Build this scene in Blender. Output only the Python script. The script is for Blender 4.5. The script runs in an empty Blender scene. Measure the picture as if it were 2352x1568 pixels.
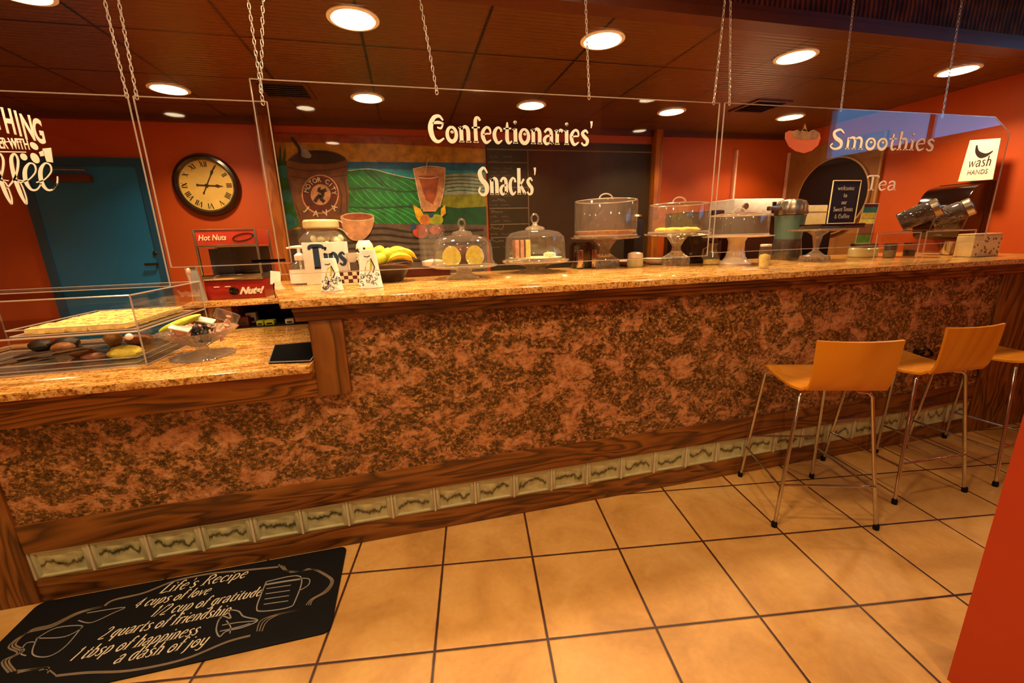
import bpy, bmesh, math, random
from mathutils import Vector, Matrix
random.seed(7)
PI = math.pi
scn = bpy.context.scene
COL = scn.collection

# ------------------------------------------------------------------ camera
F, PITCH, ROLL, YAW, H = 956.3, math.radians(13.984), math.radians(-1.663), math.radians(13.44), 1.4157
Rt = Vector((math.cos(YAW), -math.sin(YAW), 0)); Fh = Vector((math.sin(YAW), math.cos(YAW), 0)); UZ = Vector((0, 0, 1))
FW = Fh*math.cos(PITCH) - UZ*math.sin(PITCH); UP = Fh*math.sin(PITCH) + UZ*math.cos(PITCH)
cr = Rt*math.cos(ROLL) + UP*math.sin(ROLL); cu = UP*math.cos(ROLL) - Rt*math.sin(ROLL)
camd = bpy.data.cameras.new('camera'); cam = bpy.data.objects.new('camera', camd); COL.objects.link(cam)
m = Matrix.Identity(4)
for i in range(3):
    m[i][0] = cr[i]; m[i][1] = cu[i]; m[i][2] = -FW[i]
m[2][3] = H
cam.matrix_world = m
camd.sensor_fit = 'HORIZONTAL'; camd.sensor_width = 36; camd.lens = F/2352*36; camd.clip_start = .02
scn.camera = cam
def at(x, y, X=None, Y=None, Z=None):
    """point where the line of sight through photo point (x, y) meets a wall, shelf or floor plane"""
    d = FW + cr*((x-1176)/F) - cu*((y-784)/F)
    t = X/d.x if X is not None else Y/d.y if Y is not None else (Z-H)/d.z
    return Vector((0, 0, H)) + d*t

# ------------------------------------------------------------------ materials
def lin(h):
    if not isinstance(h, str): return tuple(h) + ((1,) if len(h) == 3 else ())
    c = [int(h[i:i+2], 16)/255 for i in (0, 2, 4)]
    return tuple((v/12.92 if v <= .04045 else ((v+.055)/1.055)**2.4) for v in c) + (1,)
MATS = {}
def base(name):
    M = bpy.data.materials.new(name); M.use_nodes = True
    nt = M.node_tree; b = nt.nodes['Principled BSDF']
    return M, nt, b
def N(nt, t, **k):
    n = nt.nodes.new(t)
    for a, v in k.items():
        if a in n.inputs: n.inputs[a].default_value = v
        else: setattr(n, a, v)
    return n
def ramp(nt, fac, stops, interp='LINEAR'):
    r = nt.nodes.new('ShaderNodeValToRGB'); r.color_ramp.interpolation = interp
    el = r.color_ramp.elements
    while len(el) > 1: el.remove(el[-1])
    el[0].position = stops[0][0]; el[0].color = lin(stops[0][1])
    for p, c in stops[1:]:
        e = el.new(p); e.color = lin(c)
    nt.links.new(fac, r.inputs[0]); return r.outputs[0]
def coords(nt, scale=(1, 1, 1), rot=(0, 0, 0), loc=(0, 0, 0)):
    g = nt.nodes.new('ShaderNodeNewGeometry'); mp = N(nt, 'ShaderNodeMapping')
    mp.inputs['Scale'].default_value = scale; mp.inputs['Rotation'].default_value = rot; mp.inputs['Location'].default_value = loc
    nt.links.new(g.outputs['Position'], mp.inputs[0]); return mp.outputs[0]
def noise(nt, vec, scale, detail=6, rough=.6, dist=0):
    n = N(nt, 'ShaderNodeTexNoise', Scale=scale, Detail=detail, Roughness=rough, Distortion=dist)
    nt.links.new(vec, n.inputs['Vector']); return n.outputs['Fac']
def bump(nt, b, h, strength=.2, dist=.002):
    n = N(nt, 'ShaderNodeBump', Strength=strength, Distance=dist)
    nt.links.new(h, n.inputs['Height']); nt.links.new(n.outputs[0], b.inputs['Normal'])
def mix(nt, fac, a, b_, mode='MIX'):
    n = nt.nodes.new('ShaderNodeMix'); n.data_type = 'RGBA'; n.blend_type = mode
    for v, s in ((fac, 0), (a, 6), (b_, 7)):
        if isinstance(v, (int, float)): n.inputs[s].default_value = v
        elif isinstance(v, (str, tuple)): n.inputs[s].default_value = lin(v)
        else: nt.links.new(v, n.inputs[s])
    return n.outputs[2]
def plain(name, c, rough=.5, metal=0, var=.06, scale=20, coat=0, bmp=0, spec=.5):
    if name in MATS: return MATS[name]
    M, nt, b = base(name)
    c = lin(c)
    v = noise(nt, coords(nt), scale, 3)
    lo = tuple(max(0, x*(1-var*1.6)) for x in c[:3]); hi = tuple(min(1, x*(1+var*1.6)) for x in c[:3])
    nt.links.new(ramp(nt, v, [(.3, lo), (.7, hi)]), b.inputs['Base Color'])
    b.inputs['Roughness'].default_value = rough; b.inputs['Metallic'].default_value = metal
    b.inputs['Specular IOR Level'].default_value = spec
    if coat: b.inputs['Coat Weight'].default_value = coat; b.inputs['Coat Roughness'].default_value = .08
    if bmp: bump(nt, b, noise(nt, coords(nt), scale*4, 4), bmp, .002)
    MATS[name] = M; return M
def vinyl(name, c):
    """cut vinyl film: glows a little when lit from behind"""
    M = bpy.data.materials.new(name); M.use_nodes = True; nt = M.node_tree; nt.nodes.remove(nt.nodes['Principled BSDF'])
    a = N(nt, 'ShaderNodeBsdfDiffuse'); t = N(nt, 'ShaderNodeBsdfTranslucent'); a.inputs[0].default_value = lin(c); t.inputs[0].default_value = lin(c)
    mx = N(nt, 'ShaderNodeMixShader'); mx.inputs[0].default_value = .5; nt.links.new(a.outputs[0], mx.inputs[1]); nt.links.new(t.outputs[0], mx.inputs[2])
    nt.links.new(mx.outputs[0], nt.nodes['Material Output'].inputs[0]); MATS[name] = M; return M
def emit(name, c, s):
    M = bpy.data.materials.new(name); M.use_nodes = True; nt = M.node_tree
    b = nt.nodes['Principled BSDF']; b.inputs['Base Color'].default_value = lin(c)
    b.inputs['Emission Color'].default_value = lin(c); b.inputs['Emission Strength'].default_value = s
    MATS[name] = M; return M
def clear(name, tint='ffffff', f0=.045, rough=.02, body=0):
    """clear acrylic or thin glass: see-through with a reflection that grows at grazing angles"""
    M = bpy.data.materials.new(name); M.use_nodes = True; nt = M.node_tree
    nt.nodes.remove(nt.nodes['Principled BSDF']); out = nt.nodes['Material Output']
    t = N(nt, 'ShaderNodeBsdfTransparent'); t.inputs[0].default_value = lin(tint)
    g = N(nt, 'ShaderNodeBsdfGlossy'); g.inputs['Roughness'].default_value = rough
    lw = N(nt, 'ShaderNodeLayerWeight', Blend=.5)
    p = N(nt, 'ShaderNodeMath', operation='POWER'); p.inputs[1].default_value = 4.5
    nt.links.new(lw.outputs['Facing'], p.inputs[0])
    q = N(nt, 'ShaderNodeMath', operation='MULTIPLY_ADD'); q.inputs[1].default_value = 1-f0; q.inputs[2].default_value = f0
    nt.links.new(p.outputs[0], q.inputs[0])
    mx = N(nt, 'ShaderNodeMixShader'); nt.links.new(q.outputs[0], mx.inputs[0])
    nt.links.new(t.outputs[0], mx.inputs[1]); nt.links.new(g.outputs[0], mx.inputs[2])
    last = mx
    if body:
        d = N(nt, 'ShaderNodeBsdfDiffuse'); d.inputs[0].default_value = lin('f0e6d8')
        m2 = N(nt, 'ShaderNodeMixShader'); m2.inputs[0].default_value = body
        nt.links.new(mx.outputs[0], m2.inputs[1]); nt.links.new(d.outputs[0], m2.inputs[2]); last = m2
    nt.links.new(last.outputs[0], out.inputs[0]); MATS[name] = M; return M
def wood(name, cols, axis='X', scale=1., rough=.35):
    M, nt, b = base(name)
    s = {'X': (1.3, 9, 9), 'Z': (9, 9, 1.3), 'Y': (9, 1.3, 9)}[axis]
    v = coords(nt, tuple(a*scale for a in s))
    n1 = noise(nt, v, 1.1, 3, .5, .6)
    w = N(nt, 'ShaderNodeMath', operation='MULTIPLY'); w.inputs[1].default_value = 11; nt.links.new(n1, w.inputs[0])
    f = N(nt, 'ShaderNodeMath', operation='FRACT'); nt.links.new(w.outputs[0], f.inputs[0])
    c1 = ramp(nt, f.outputs[0], [(0, cols[0]), (.35, cols[1]), (.75, cols[2]), (1, cols[0])])
    v2 = coords(nt, {'X': (3, 120, 120), 'Z': (120, 120, 3), 'Y': (120, 3, 120)}[axis])
    n2 = noise(nt, v2, 1, 2)
    c2 = mix(nt, ramp(nt, n2, [(.4, '000000'), (.75, '777777')]), c1, cols[0])
    nt.links.new(c2, b.inputs['Base Color']); b.inputs['Roughness'].default_value = rough
    bump(nt, b, n2, .08, .001); MATS[name] = M; return M

wood('oak_x', ['42240a', '744012', '8a521c'], 'X', .55)
wood('oak_z', ['42240a', '744012', '8a521c'], 'Z', .55)
wood('oak_apron', ['4a2408', '925416', 'a8681e'], 'X', .7)
wood('plywood', ['cd7c14', 'd48518', 'd98c1e'], 'Z', .2, .32)
wood('pillar_wood', ['8a4410', 'a4581a', 'b4641e'], 'Z', .6)

def laminate():
    M, nt, b = base('laminate'); v = coords(nt, (1, 1, 1.25))
    big = noise(nt, v, 8.5, 7, .7, .6); fine = noise(nt, v, 62, 5, .75, .3); mid = noise(nt, coords(nt, (1, 1, 1.5), loc=(3, 1, 2)), 24, 6, .75, .4)
    a = ramp(nt, fine, [(.38, '120802'), (.48, '4c2e0c'), (.56, '94602c'), (.66, 'd49e60')])
    a = mix(nt, ramp(nt, mid, [(.42, '000000'), (.56, 'b0b0b0')]), a, mix(nt, fine, '2c1a08', '7c5222'))
    o = ramp(nt, mid, [(.36, '84481e'), (.5, 'c8824e'), (.66, 'e0a878')])
    f = ramp(nt, big, [(.50, '000000'), (.57, 'd8d8d8')])
    c = mix(nt, f, a, o)
    nt.links.new(c, b.inputs['Base Color']); b.inputs['Roughness'].default_value = .38; MATS['laminate'] = M
laminate()
def granite(name, sc):
    M, nt, b = base(name); v = coords(nt, sc, (0, 0, .12))
    n1 = noise(nt, v, 9, 7, .68, .7); n2 = noise(nt, coords(nt), 90, 4, .7); 
    a = ramp(nt, n1, [(.3, '5e300c'), (.40, 'a86c2c'), (.49, 'd89e50'), (.60, 'e8bc74'), (.75, 'a86e30')])
    d = ramp(nt, n2, [(.33, '2a1608'), (.42, 'a87840'), (.5, 'ffffff')])
    nt.links.new(mix(nt, .75, a, d, 'MULTIPLY'), b.inputs['Base Color'])
    b.inputs['Roughness'].default_value = .12; b.inputs['Specular IOR Level'].default_value = .6; MATS[name] = M
granite('granite', (1, 4.2, 4.2)); granite('granite_edge', (3, 3, 3))

def floor_mat():
    M, nt, b = base('floor_tile')
    s, t, ox, oy = .4056, math.radians(-8.684), -.3041, 2.0725
    g = nt.nodes.new('ShaderNodeNewGeometry')
    # world -> tile frame
    vm = N(nt, 'ShaderNodeVectorMath', operation='SUBTRACT'); vm.inputs[1].default_value = (ox, oy, 0)
    nt.links.new(g.outputs['Position'], vm.inputs[0])
    vr = N(nt, 'ShaderNodeVectorRotate', rotation_type='Z_AXIS', Angle=-t); nt.links.new(vm.outputs[0], vr.inputs['Vector'])
    vs = N(nt, 'ShaderNodeVectorMath', operation='SCALE'); vs.inputs['Scale'].default_value = 1/s; nt.links.new(vr.outputs[0], vs.inputs[0])
    wob = N(nt, 'ShaderNodeTexNoise', Scale=9., Detail=3.); nt.links.new(vs.outputs[0], wob.inputs['Vector'])
    sp = N(nt, 'ShaderNodeSeparateXYZ'); nt.links.new(vs.outputs[0], sp.inputs[0])
    ds = []
    for k in (0, 1):
        fr = N(nt, 'ShaderNodeMath', operation='FRACT'); nt.links.new(sp.outputs[k], fr.inputs[0])
        sb = N(nt, 'ShaderNodeMath', operation='SUBTRACT'); sb.inputs[1].default_value = .5; nt.links.new(fr.outputs[0], sb.inputs[0])
        ab = N(nt, 'ShaderNodeMath', operation='ABSOLUTE'); nt.links.new(sb.outputs[0], ab.inputs[0]); ds.append(ab.outputs[0])
    mxm = N(nt, 'ShaderNodeMath', operation='MAXIMUM'); nt.links.new(ds[0], mxm.inputs[0]); nt.links.new(ds[1], mxm.inputs[1])
    ad = N(nt, 'ShaderNodeMath', operation='MULTIPLY_ADD'); ad.inputs[1].default_value = .006; nt.links.new(wob.outputs[0], ad.inputs[0]); nt.links.new(mxm.outputs[0], ad.inputs[2])
    fl = N(nt, 'ShaderNodeVectorMath', operation='FLOOR'); nt.links.new(vs.outputs[0], fl.inputs[0])
    wn = N(nt, 'ShaderNodeTexWhiteNoise'); nt.links.new(fl.outputs[0], wn.inputs['Vector'])
    n1 = noise(nt, g.outputs['Position'], 3.2, 6, .6, .6); n2 = noise(nt, g.outputs['Position'], 40, 4, .6)
    a = ramp(nt, n1, [(.3, 'b07c3a'), (.5, 'c8924a'), (.7, 'd3a25a')])
    a = mix(nt, .10, a, wn.outputs['Value'], 'MULTIPLY')
    a = mix(nt, .18, a, n2, 'OVERLAY')
    gm = ramp(nt, ad.outputs[0], [(.488, '000000'), (.4935, 'ffffff')])
    c = mix(nt, gm, a, '3a1808')
    nt.links.new(c, b.inputs['Base Color']); b.inputs['Roughness'].default_value = .42
    inv = ramp(nt, ad.outputs[0], [(.483, 'ffffff'), (.492, '000000')])
    bump(nt, b, mix(nt, .12, inv, n2), .5, .003); MATS['floor_tile'] = M
floor_mat()
def tin(name, c0, c1, period=.61):
    M, nt, b = base(name); v = coords(nt, (1/period,)*3, loc=(-.17/period+.5, -2.385/period+.5, 0))
    sp = N(nt, 'ShaderNodeSeparateXYZ'); nt.links.new(v, sp.inputs[0]); ds = []
    for k in (0, 1):
        fr = N(nt, 'ShaderNodeMath', operation='FRACT'); nt.links.new(sp.outputs[k], fr.inputs[0])
        sb = N(nt, 'ShaderNodeMath', operation='SUBTRACT'); sb.inputs[1].default_value = .5; nt.links.new(fr.outputs[0], sb.inputs[0])
        ab = N(nt, 'ShaderNodeMath', operation='ABSOLUTE'); nt.links.new(sb.outputs[0], ab.inputs[0]); ds.append(ab.outputs[0])
    mxm = N(nt, 'ShaderNodeMath', operation='MAXIMUM'); nt.links.new(ds[0], mxm.inputs[0]); nt.links.new(ds[1], mxm.inputs[1])
    wv = N(nt, 'ShaderNodeTexWave', Scale=5.5, Distortion=.6); wv.bands_direction = 'Y'; wv.inputs['Detail'].default_value = 2
    nt.links.new(v, wv.inputs['Vector'])
    n1 = noise(nt, v, 1.3, 4)
    a = mix(nt, n1, c0, c1)
    a = mix(nt, ramp(nt, wv.outputs['Fac'], [(.5, '000000'), (.95, '303030')]), a, '96592a')
    c = mix(nt, ramp(nt, mxm.outputs[0], [(.484, '000000'), (.492, 'ffffff')]), a, '150602')
    nt.links.new(c, b.inputs['Base Color']); b.inputs['Roughness'].default_value = .33; b.inputs['Specular IOR Level'].default_value = .55
    bump(nt, b, wv.outputs['Fac'], .35, .004); MATS[name] = M
tin('tin_ceiling', '55300c', '6e4212'); 
def header_tin():
    M, nt, b = base('tin_header'); v = coords(nt, (9, 9, 9))
    vo = N(nt, 'ShaderNodeTexVoronoi', Scale=1.4); nt.links.new(v, vo.inputs['Vector'])
    wv = N(nt, 'ShaderNodeTexWave', Scale=1.1, Distortion=2.); wv.bands_direction = 'X'; nt.links.new(v, wv.inputs['Vector'])
    h = mix(nt, .5, vo.outputs['Distance'], wv.outputs['Fac'])
    nt.links.new(ramp(nt, h, [(.2, '2c1000'), (.6, '5c2800'), (.9, '864806')]), b.inputs['Base Color'])
    b.inputs['Roughness'].default_value = .5; b.inputs['Specular IOR Level'].default_value = .15; bump(nt, b, h, .8, .01); MATS['tin_header'] = M
header_tin()
def block_mat():
    M, nt, b = base('block_glass'); g = nt.nodes.new('ShaderNodeNewGeometry'); sp = N(nt, 'ShaderNodeSeparateXYZ'); nt.links.new(g.outputs['Position'], sp.inputs[0])
    w = noise(nt, coords(nt, (1, 1, .3)), 15, 4, .55, .3); w2 = noise(nt, coords(nt), 60, 4, .6, .5)
    h = N(nt, 'ShaderNodeMath', operation='SUBTRACT'); h.inputs[1].default_value = .168; nt.links.new(sp.outputs[2], h.inputs[0])
    k = N(nt, 'ShaderNodeMath', operation='MULTIPLY_ADD'); k.inputs[1].default_value = -.14; k.inputs[2].default_value = .07; nt.links.new(w, k.inputs[0])
    d = N(nt, 'ShaderNodeMath', operation='ADD'); nt.links.new(h.outputs[0], d.inputs[0]); nt.links.new(k.outputs[0], d.inputs[1])
    ab = N(nt, 'ShaderNodeMath', operation='ABSOLUTE'); nt.links.new(d.outputs[0], ab.inputs[0])
    m2_ = N(nt, 'ShaderNodeMath', operation='MULTIPLY_ADD'); m2_.inputs[1].default_value = .014; nt.links.new(w2, m2_.inputs[0]); nt.links.new(ab.outputs[0], m2_.inputs[2])
    st = ramp(nt, m2_.outputs[0], [(.005, '1c1708'), (.011, '5a5430'), (.022, 'a49c6c'), (.05, 'b8b07c')])  # dark wavy streak put into the colour for refraction in the glass
    nt.links.new(st, b.inputs['Base Color'])
    b.inputs['Roughness'].default_value = .12; b.inputs['Coat Weight'].default_value = .5
    bump(nt, b, w, .4, .006); MATS['block_glass'] = M
block_mat()
plain('block_rim', 'a8a072', .15, coat=.5); plain('mortar', 'c4b28a', .8)
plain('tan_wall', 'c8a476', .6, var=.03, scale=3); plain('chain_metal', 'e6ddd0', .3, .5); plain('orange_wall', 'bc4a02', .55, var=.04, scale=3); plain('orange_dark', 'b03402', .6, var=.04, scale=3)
plain('blue_door', '0470a8', .4, var=.03, scale=2); plain('blue_trim', '044c74', .4)
plain('dark_brown', '2a1206', .4); plain('ceiling_wood', '5c2a0a', .4, scale=8); plain('cubby', '120703', .6)
plain('black_rubber', '0a0908', .7, bmp=.1, spec=.2); plain('black_gloss', '0a0706', .12, coat=.4); plain('black_matte', '070607', .9, spec=.05); plain('black_fabric', '171210', .8)
plain('white', 'f2e9da', .5); vinyl('white_vinyl', 'fffaf0'); vinyl('white_vinyl_peach', 'e8a080'); plain('white_vinyl_pink', 'f3b89a', .5)
plain('chrome', 'c9c2b8', .12, 1); plain('brushed', 'a89c88', .3, 1); plain('dark_metal', '3a322c', .35, .8)
plain('chalk', 'd9c6a6', .9); plain('chalk_dim', '77634c', .9); plain('chalk_grey', '8b8178', .9)
plain('chalkboard', '33260e', .5, spec=.3, var=.12, scale=3); plain('chalkboard_black', '0c0a0c', .6, spec=.2)
plain('clock_face', 'e0b95c', .5, var=.08, scale=7); plain('clock_rim', '1a0805', .3, coat=.5); plain('ink', '1a0f08', .6)
plain('red_metal', '8c1108', .28, coat=.4); plain('red_paint', 'b3301a', .35); plain('maroon', '4a0d06', .35)
plain('tan_board', '8e5a26', .5, var=.12, scale=6); plain('cream_metal', 'd8c187', .35); plain('kraft', 'a97a44', .6)
plain('ceramic', 'eadcc6', .2, coat=.4); plain('candle_glass', 'cfc38c', .15, coat=.4)
for n, c in dict(sky='b07a0c', sky_top='8c3c08', sea='0a5c84', sea2='0f8f9c', sand='8f9c84', grass='0c6a2a', grass2='0a4a24', olive='7d7d10', ridge='2fa03c', palm='1d4a1c', sack='6b3d16', sack_d='422008', bean='2a1408', ground='5b4a38', ground_d='2c2016', logo='5c1c0e', logo_l='c98a64', peach='c98c5c', shake='a2502a', fruit_y='d6a41c', fruit_o='c4702a', fruit_r='b1402a', fruit_g='9aa02a', fruit_b='22405c', outline='d8c8a0', teal='0a7a70', scoop='8a8078').items():
    plain('mural_'+n, c, .5, var=.26, scale=13)
for n, c in dict(yellow='ffe058', yellow_l='f8d878', brown='5e2a0c', crust='c99a62', crust_d='8a5224', cream='f4e6bc', pink='d99a80', dark='22120a', green='5c9a1c', lime='b9c026', banana='dfc01a', red='8a1f14', bar='ecc870').items():
    plain('food_'+n, c, .55, var=.15, scale=45, bmp=.3)
plain('teal_plastic', '56766c', .3); plain('tips_blue', '0c3a5c', .5); plain('navy', '060c1e', .4)
clear('acrylic', 'fbf8f4', .05, .02); clear('acrylic_edge', 'f0e0d0', .2, .2, .3)
clear('thin_glass', 'fbf8f0', .08, .03, .05); clear('cover_plastic', 'f8f2ea', .07, .06, .05); clear('smoke_glass', 'a89c88', .1, .05, .05)
clear('crystal', 'efe9de', .2, .05, .14)
_nt = MATS['crystal'].node_tree; _o = _nt.nodes['Material Output']; _s = _o.inputs[0].links[0].from_socket
_g = N(_nt, 'ShaderNodeBsdfGlass', Roughness=.03, IOR=1.5); _m = N(_nt, 'ShaderNodeMixShader'); _m.inputs[0].default_value = .5
_nt.links.new(_s, _m.inputs[1]); _nt.links.new(_g.outputs[0], _m.inputs[2]); _nt.links.new(_m.outputs[0], _o.inputs[0])
emit('lamp_glow', 'ffe0b0', 9); emit('daylight', '10b0f4', 2.0)

# ------------------------------------------------------------------ mesh builder
class MB:
    def __init__(s): s.v = []; s.f = []; s.m = []; s.mi = 0; s.ms = []
    def use(s, name):
        if name not in s.ms: s.ms.append(name)
        s.mi = s.ms.index(name); return s
    def add(s, vs, fs):
        o = len(s.v); s.v += [tuple(v) for v in vs]; s.f += [tuple(i+o for i in f) for f in fs]; s.m += [s.mi]*len(fs); return s
    def box(s, c, d, R=None, taper=1):
        hx, hy, hz = d[0]/2, d[1]/2, d[2]/2
        vs = [Vector((sx*hx*(taper if sz > 0 else 1), sy*hy*(taper if sz > 0 else 1), sz*hz)) for sz in (-1, 1) for sy in (-1, 1) for sx in (-1, 1)]
        if R is not None: vs = [R @ v for v in vs]
        c = Vector(c); vs = [v+c for v in vs]
        return s.add(vs, [(0, 2, 3, 1), (4, 5, 7, 6), (0, 1, 5, 4), (2, 6, 7, 3), (0, 4, 6, 2), (1, 3, 7, 5)])
    def b2(s, x0, x1, y0, y1, z0, z1): return s.box(((x0+x1)/2, (y0+y1)/2, (z0+z1)/2), (abs(x1-x0), abs(y1-y0), abs(z1-z0)))
    def lathe(s, prof, c=(0, 0, 0), n=36, R=None, ex=1, ey=1, flute=0, nf=0, cap=True):
        c = Vector(c); vs = []
        for r, z in prof:
            for i in range(n):
                a = 2*PI*i/n; k = 1+(flute*math.cos(nf*a) if nf else 0)
                p = Vector((r*ex*k*math.cos(a), r*ey*k*math.sin(a), z))
                if R is not None: p = R @ p
                vs.append(p+c)
        fs = []
        for j in range(len(prof)-1):
            for i in range(n):
                k = (i+1) % n; fs.append((j*n+i, j*n+k, (j+1)*n+k, (j+1)*n+i))
        if cap:
            if prof[0][0] > 1e-4: fs.append(tuple(range(n))[::-1])
            if prof[-1][0] > 1e-4: fs.append(tuple((len(prof)-1)*n+i for i in range(n)))
        return s.add(vs, fs)
    def tube(s, pts, r, n=10, closed=False):
        pts = [Vector(p) for p in pts]; vs = []; L = len(pts); up = None
        for i, p in enumerate(pts):
            if closed: t = pts[(i+1) % L]-pts[i-1]
            else: t = pts[min(i+1, L-1)]-pts[max(i-1, 0)]
            t.normalize()
            if up is None:
                up = Vector((0, 0, 1)) if abs(t.z) < .9 else Vector((1, 0, 0))
            a = t.cross(up).normalized(); up = a.cross(t).normalized()
            rr = r[i] if isinstance(r, (list, tuple)) else r
            for k in range(n):
                q = 2*PI*k/n; vs.append(p+(a*math.cos(q)+up*math.sin(q))*rr)
        fs = []
        for i in range(L if closed else L-1):
            j = (i+1) % L
            for k in range(n):
                l = (k+1) % n; fs.append((i*n+k, i*n+l, j*n+l, j*n+k))
        if not closed: fs += [tuple(range(n))[::-1], tuple((L-1)*n+k for k in range(n))]
        return s.add(vs, fs)
    def poly(s, pts, nrm, th):
        """flat outline pts (3-D, coplanar) given thickness th along nrm"""
        nrm = Vector(nrm); n = len(pts); pts = [Vector(p) for p in pts]
        return s.add([p for p in pts]+[p+nrm*th for p in pts], [tuple(range(n))[::-1], tuple(range(n, 2*n))]+[(i, (i+1) % n, n+(i+1) % n, n+i) for i in range(n)])
    def strip(s, pts, org, ex, ey, nrm, th=.0015):
        """calligraphic stroke: pts = [(x, y, width)] in the plane org + x*ex + y*ey"""
        org, ex, ey, nrm = Vector(org), Vector(ex), Vector(ey), Vector(nrm)
        L = len(pts); A = []; B = []
        sx = ex.length; sy = ey.length; ux = ex/sx; uy = ey/sy
        P = [(p[0]*sx, p[1]*sy, p[2]*min(sx, sy)) for p in pts]
        for i in range(L):
            x0, y0, _ = P[max(i-1, 0)]; x1, y1, _ = P[min(i+1, L-1)]
            dx, dy = x1-x0, y1-y0; l = math.hypot(dx, dy) or 1; nx, ny = -dy/l, dx/l
            x, y, w = P[i]
            A.append(org+ux*(x+nx*w/2)+uy*(y+ny*w/2)); B.append(org+ux*(x-nx*w/2)+uy*(y-ny*w/2))
        vs = A+B+[a+nrm*th for a in A]+[b_+nrm*th for b_ in B]; fs = []
        for i in range(L-1):
            fs += [(2*L+i, 3*L+i, 3*L+i+1, 2*L+i+1), (i, i+1, L+i+1, L+i), (i, 2*L+i, 2*L+i+1, i+1), (L+i, L+i+1, 3*L+i+1, 3*L+i)]
        fs += [(0, L, 3*L, 2*L), (L-1, 3*L-1, 4*L-1, 2*L-1)]
        return s.add(vs, fs)
    def sphere(s, c, r, ex=(1, 1, 1), n=16, m_=10, R=None, amp=0, seed=0):
        rnd = random.Random(seed); vs = []; c = Vector(c)
        for j in range(m_+1):
            th = PI*j/m_
            for i in range(n):
                a = 2*PI*i/n; k = 1+amp*(rnd.random()-.5)
                p = Vector((math.sin(th)*math.cos(a)*r*ex[0]*k, math.sin(th)*math.sin(a)*r*ex[1]*k, -math.cos(th)*r*ex[2]*k))
                if j in (0, m_): p = Vector((0, 0, p.z/k))
                if R is not None: p = R @ p
                vs.append(p+c)
        fs = [(j*n+i, j*n+(i+1) % n, (j+1)*n+(i+1) % n, (j+1)*n+i) for j in range(m_) for i in range(n)]
        return s.add(vs, fs)
    def build(s, name, mat=None, parent=None, smooth=True, bevel=0, loc=None, rz=0, label=None):
        me = bpy.data.meshes.new(name); me.from_pydata(s.v, [], s.f)
        names = s.ms or [mat]
        for n_ in names: me.materials.append(MATS[n_])
        if s.ms: me.polygons.foreach_set('material_index', s.m)
        bm = bmesh.new(); bm.from_mesh(me); bmesh.ops.remove_doubles(bm, verts=bm.verts, dist=1e-6)
        bmesh.ops.dissolve_degenerate(bm, edges=bm.edges, dist=1e-7)
        bmesh.ops.recalc_face_normals(bm, faces=bm.faces)
        if bevel:
            ed = [e for e in bm.edges if len(e.link_faces) == 2 and e.calc_face_angle(0) > .6]
            bmesh.ops.bevel(bm, geom=ed, offset=bevel, segments=2, affect='EDGES', profile=.6, clamp_overlap=True)
        if smooth:
            for fc in bm.faces: fc.smooth = True
            for e in bm.edges:
                if len(e.link_faces) == 2 and e.calc_face_angle(0) > .62: e.smooth = False
        bm.to_mesh(me); bm.free()
        o = bpy.data.objects.new(name, me); COL.objects.link(o)
        if parent is not None: o.parent = parent
        if loc is not None: o.location = loc
        if rz: o.rotation_euler.z = rz
        if label: o['label'] = label
        return o
def thing(name, label, cat, loc=(0, 0, 0), rz=0, group=None):
    o = bpy.data.objects.new(name, None); COL.objects.link(o); o.empty_display_size = .05
    o.location = loc; o.rotation_euler = (0, 0, rz); o['label'] = label; o['category'] = cat
    if group: o['group'] = group
    return o
def tag(o, label, cat, group=None, kind=None):
    o['label'] = label; o['category'] = cat
    if group: o['group'] = group
    if kind: o['kind'] = kind
    return o
def struct(o, label=None):
    o['kind'] = 'structure'
    if label: o['label'] = label
    return o
def dup(root, loc=None, rz=None, label=None, group=None):
    r = root.copy(); COL.objects.link(r)
    if loc is not None: r.location = loc
    if rz is not None: r.rotation_euler = (0, 0, rz)
    if label: r['label'] = label
    if group: r['group'] = group
    for ch in list(root.children):
        c = ch.copy(); COL.objects.link(c); c.parent = r
        for g in list(ch.children):
            d = g.copy(); COL.objects.link(d); d.parent = c
    return r
def fontmesh(text, size, name, mat, parent=None, org=(0, 0, 0), ex=(1, 0, 0), ey=(0, 0, 1), sx=1, bold=0, shear=0, align='LEFT', th=.0008):
    cu_ = bpy.data.curves.new(name, 'FONT'); cu_.body = text; cu_.size = size; cu_.extrude = th; cu_.offset = bold; cu_.shear = shear; cu_.align_x = align
    cu_.resolution_u = 4
    t = bpy.data.objects.new(name+'_tmp', cu_); COL.objects.link(t)
    dg = bpy.context.evaluated_depsgraph_get()
    me = bpy.data.meshes.new_from_object(t.evaluated_get(dg)); bpy.data.objects.remove(t)
    ex, ey = Vector(ex).normalized(), Vector(ey).normalized(); nz = ex.cross(ey)
    for v in me.vertices:
        v.co = Vector(org)+ex*v.co.x*sx+ey*v.co.y+nz*v.co.z
    me.name = name; me.materials.clear(); me.materials.append(MATS[mat])
    o = bpy.data.objects.new(name, me); COL.objects.link(o)
    if parent: o.parent = parent
    return o
def arc(cx, cy, rx, ry, a0, a1, n=14, w0=.1, w1=None, wm=None):
    out = []
    for i in range(n+1):
        t = i/n; a = math.radians(a0+(a1-a0)*t)
        w = w0 if w1 is None else w0+(w1-w0)*t
        if wm is not None: w = w+(wm-w)*math.sin(PI*t)
        out.append((cx+rx*math.cos(a), cy+ry*math.sin(a), w))
    return out
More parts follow.
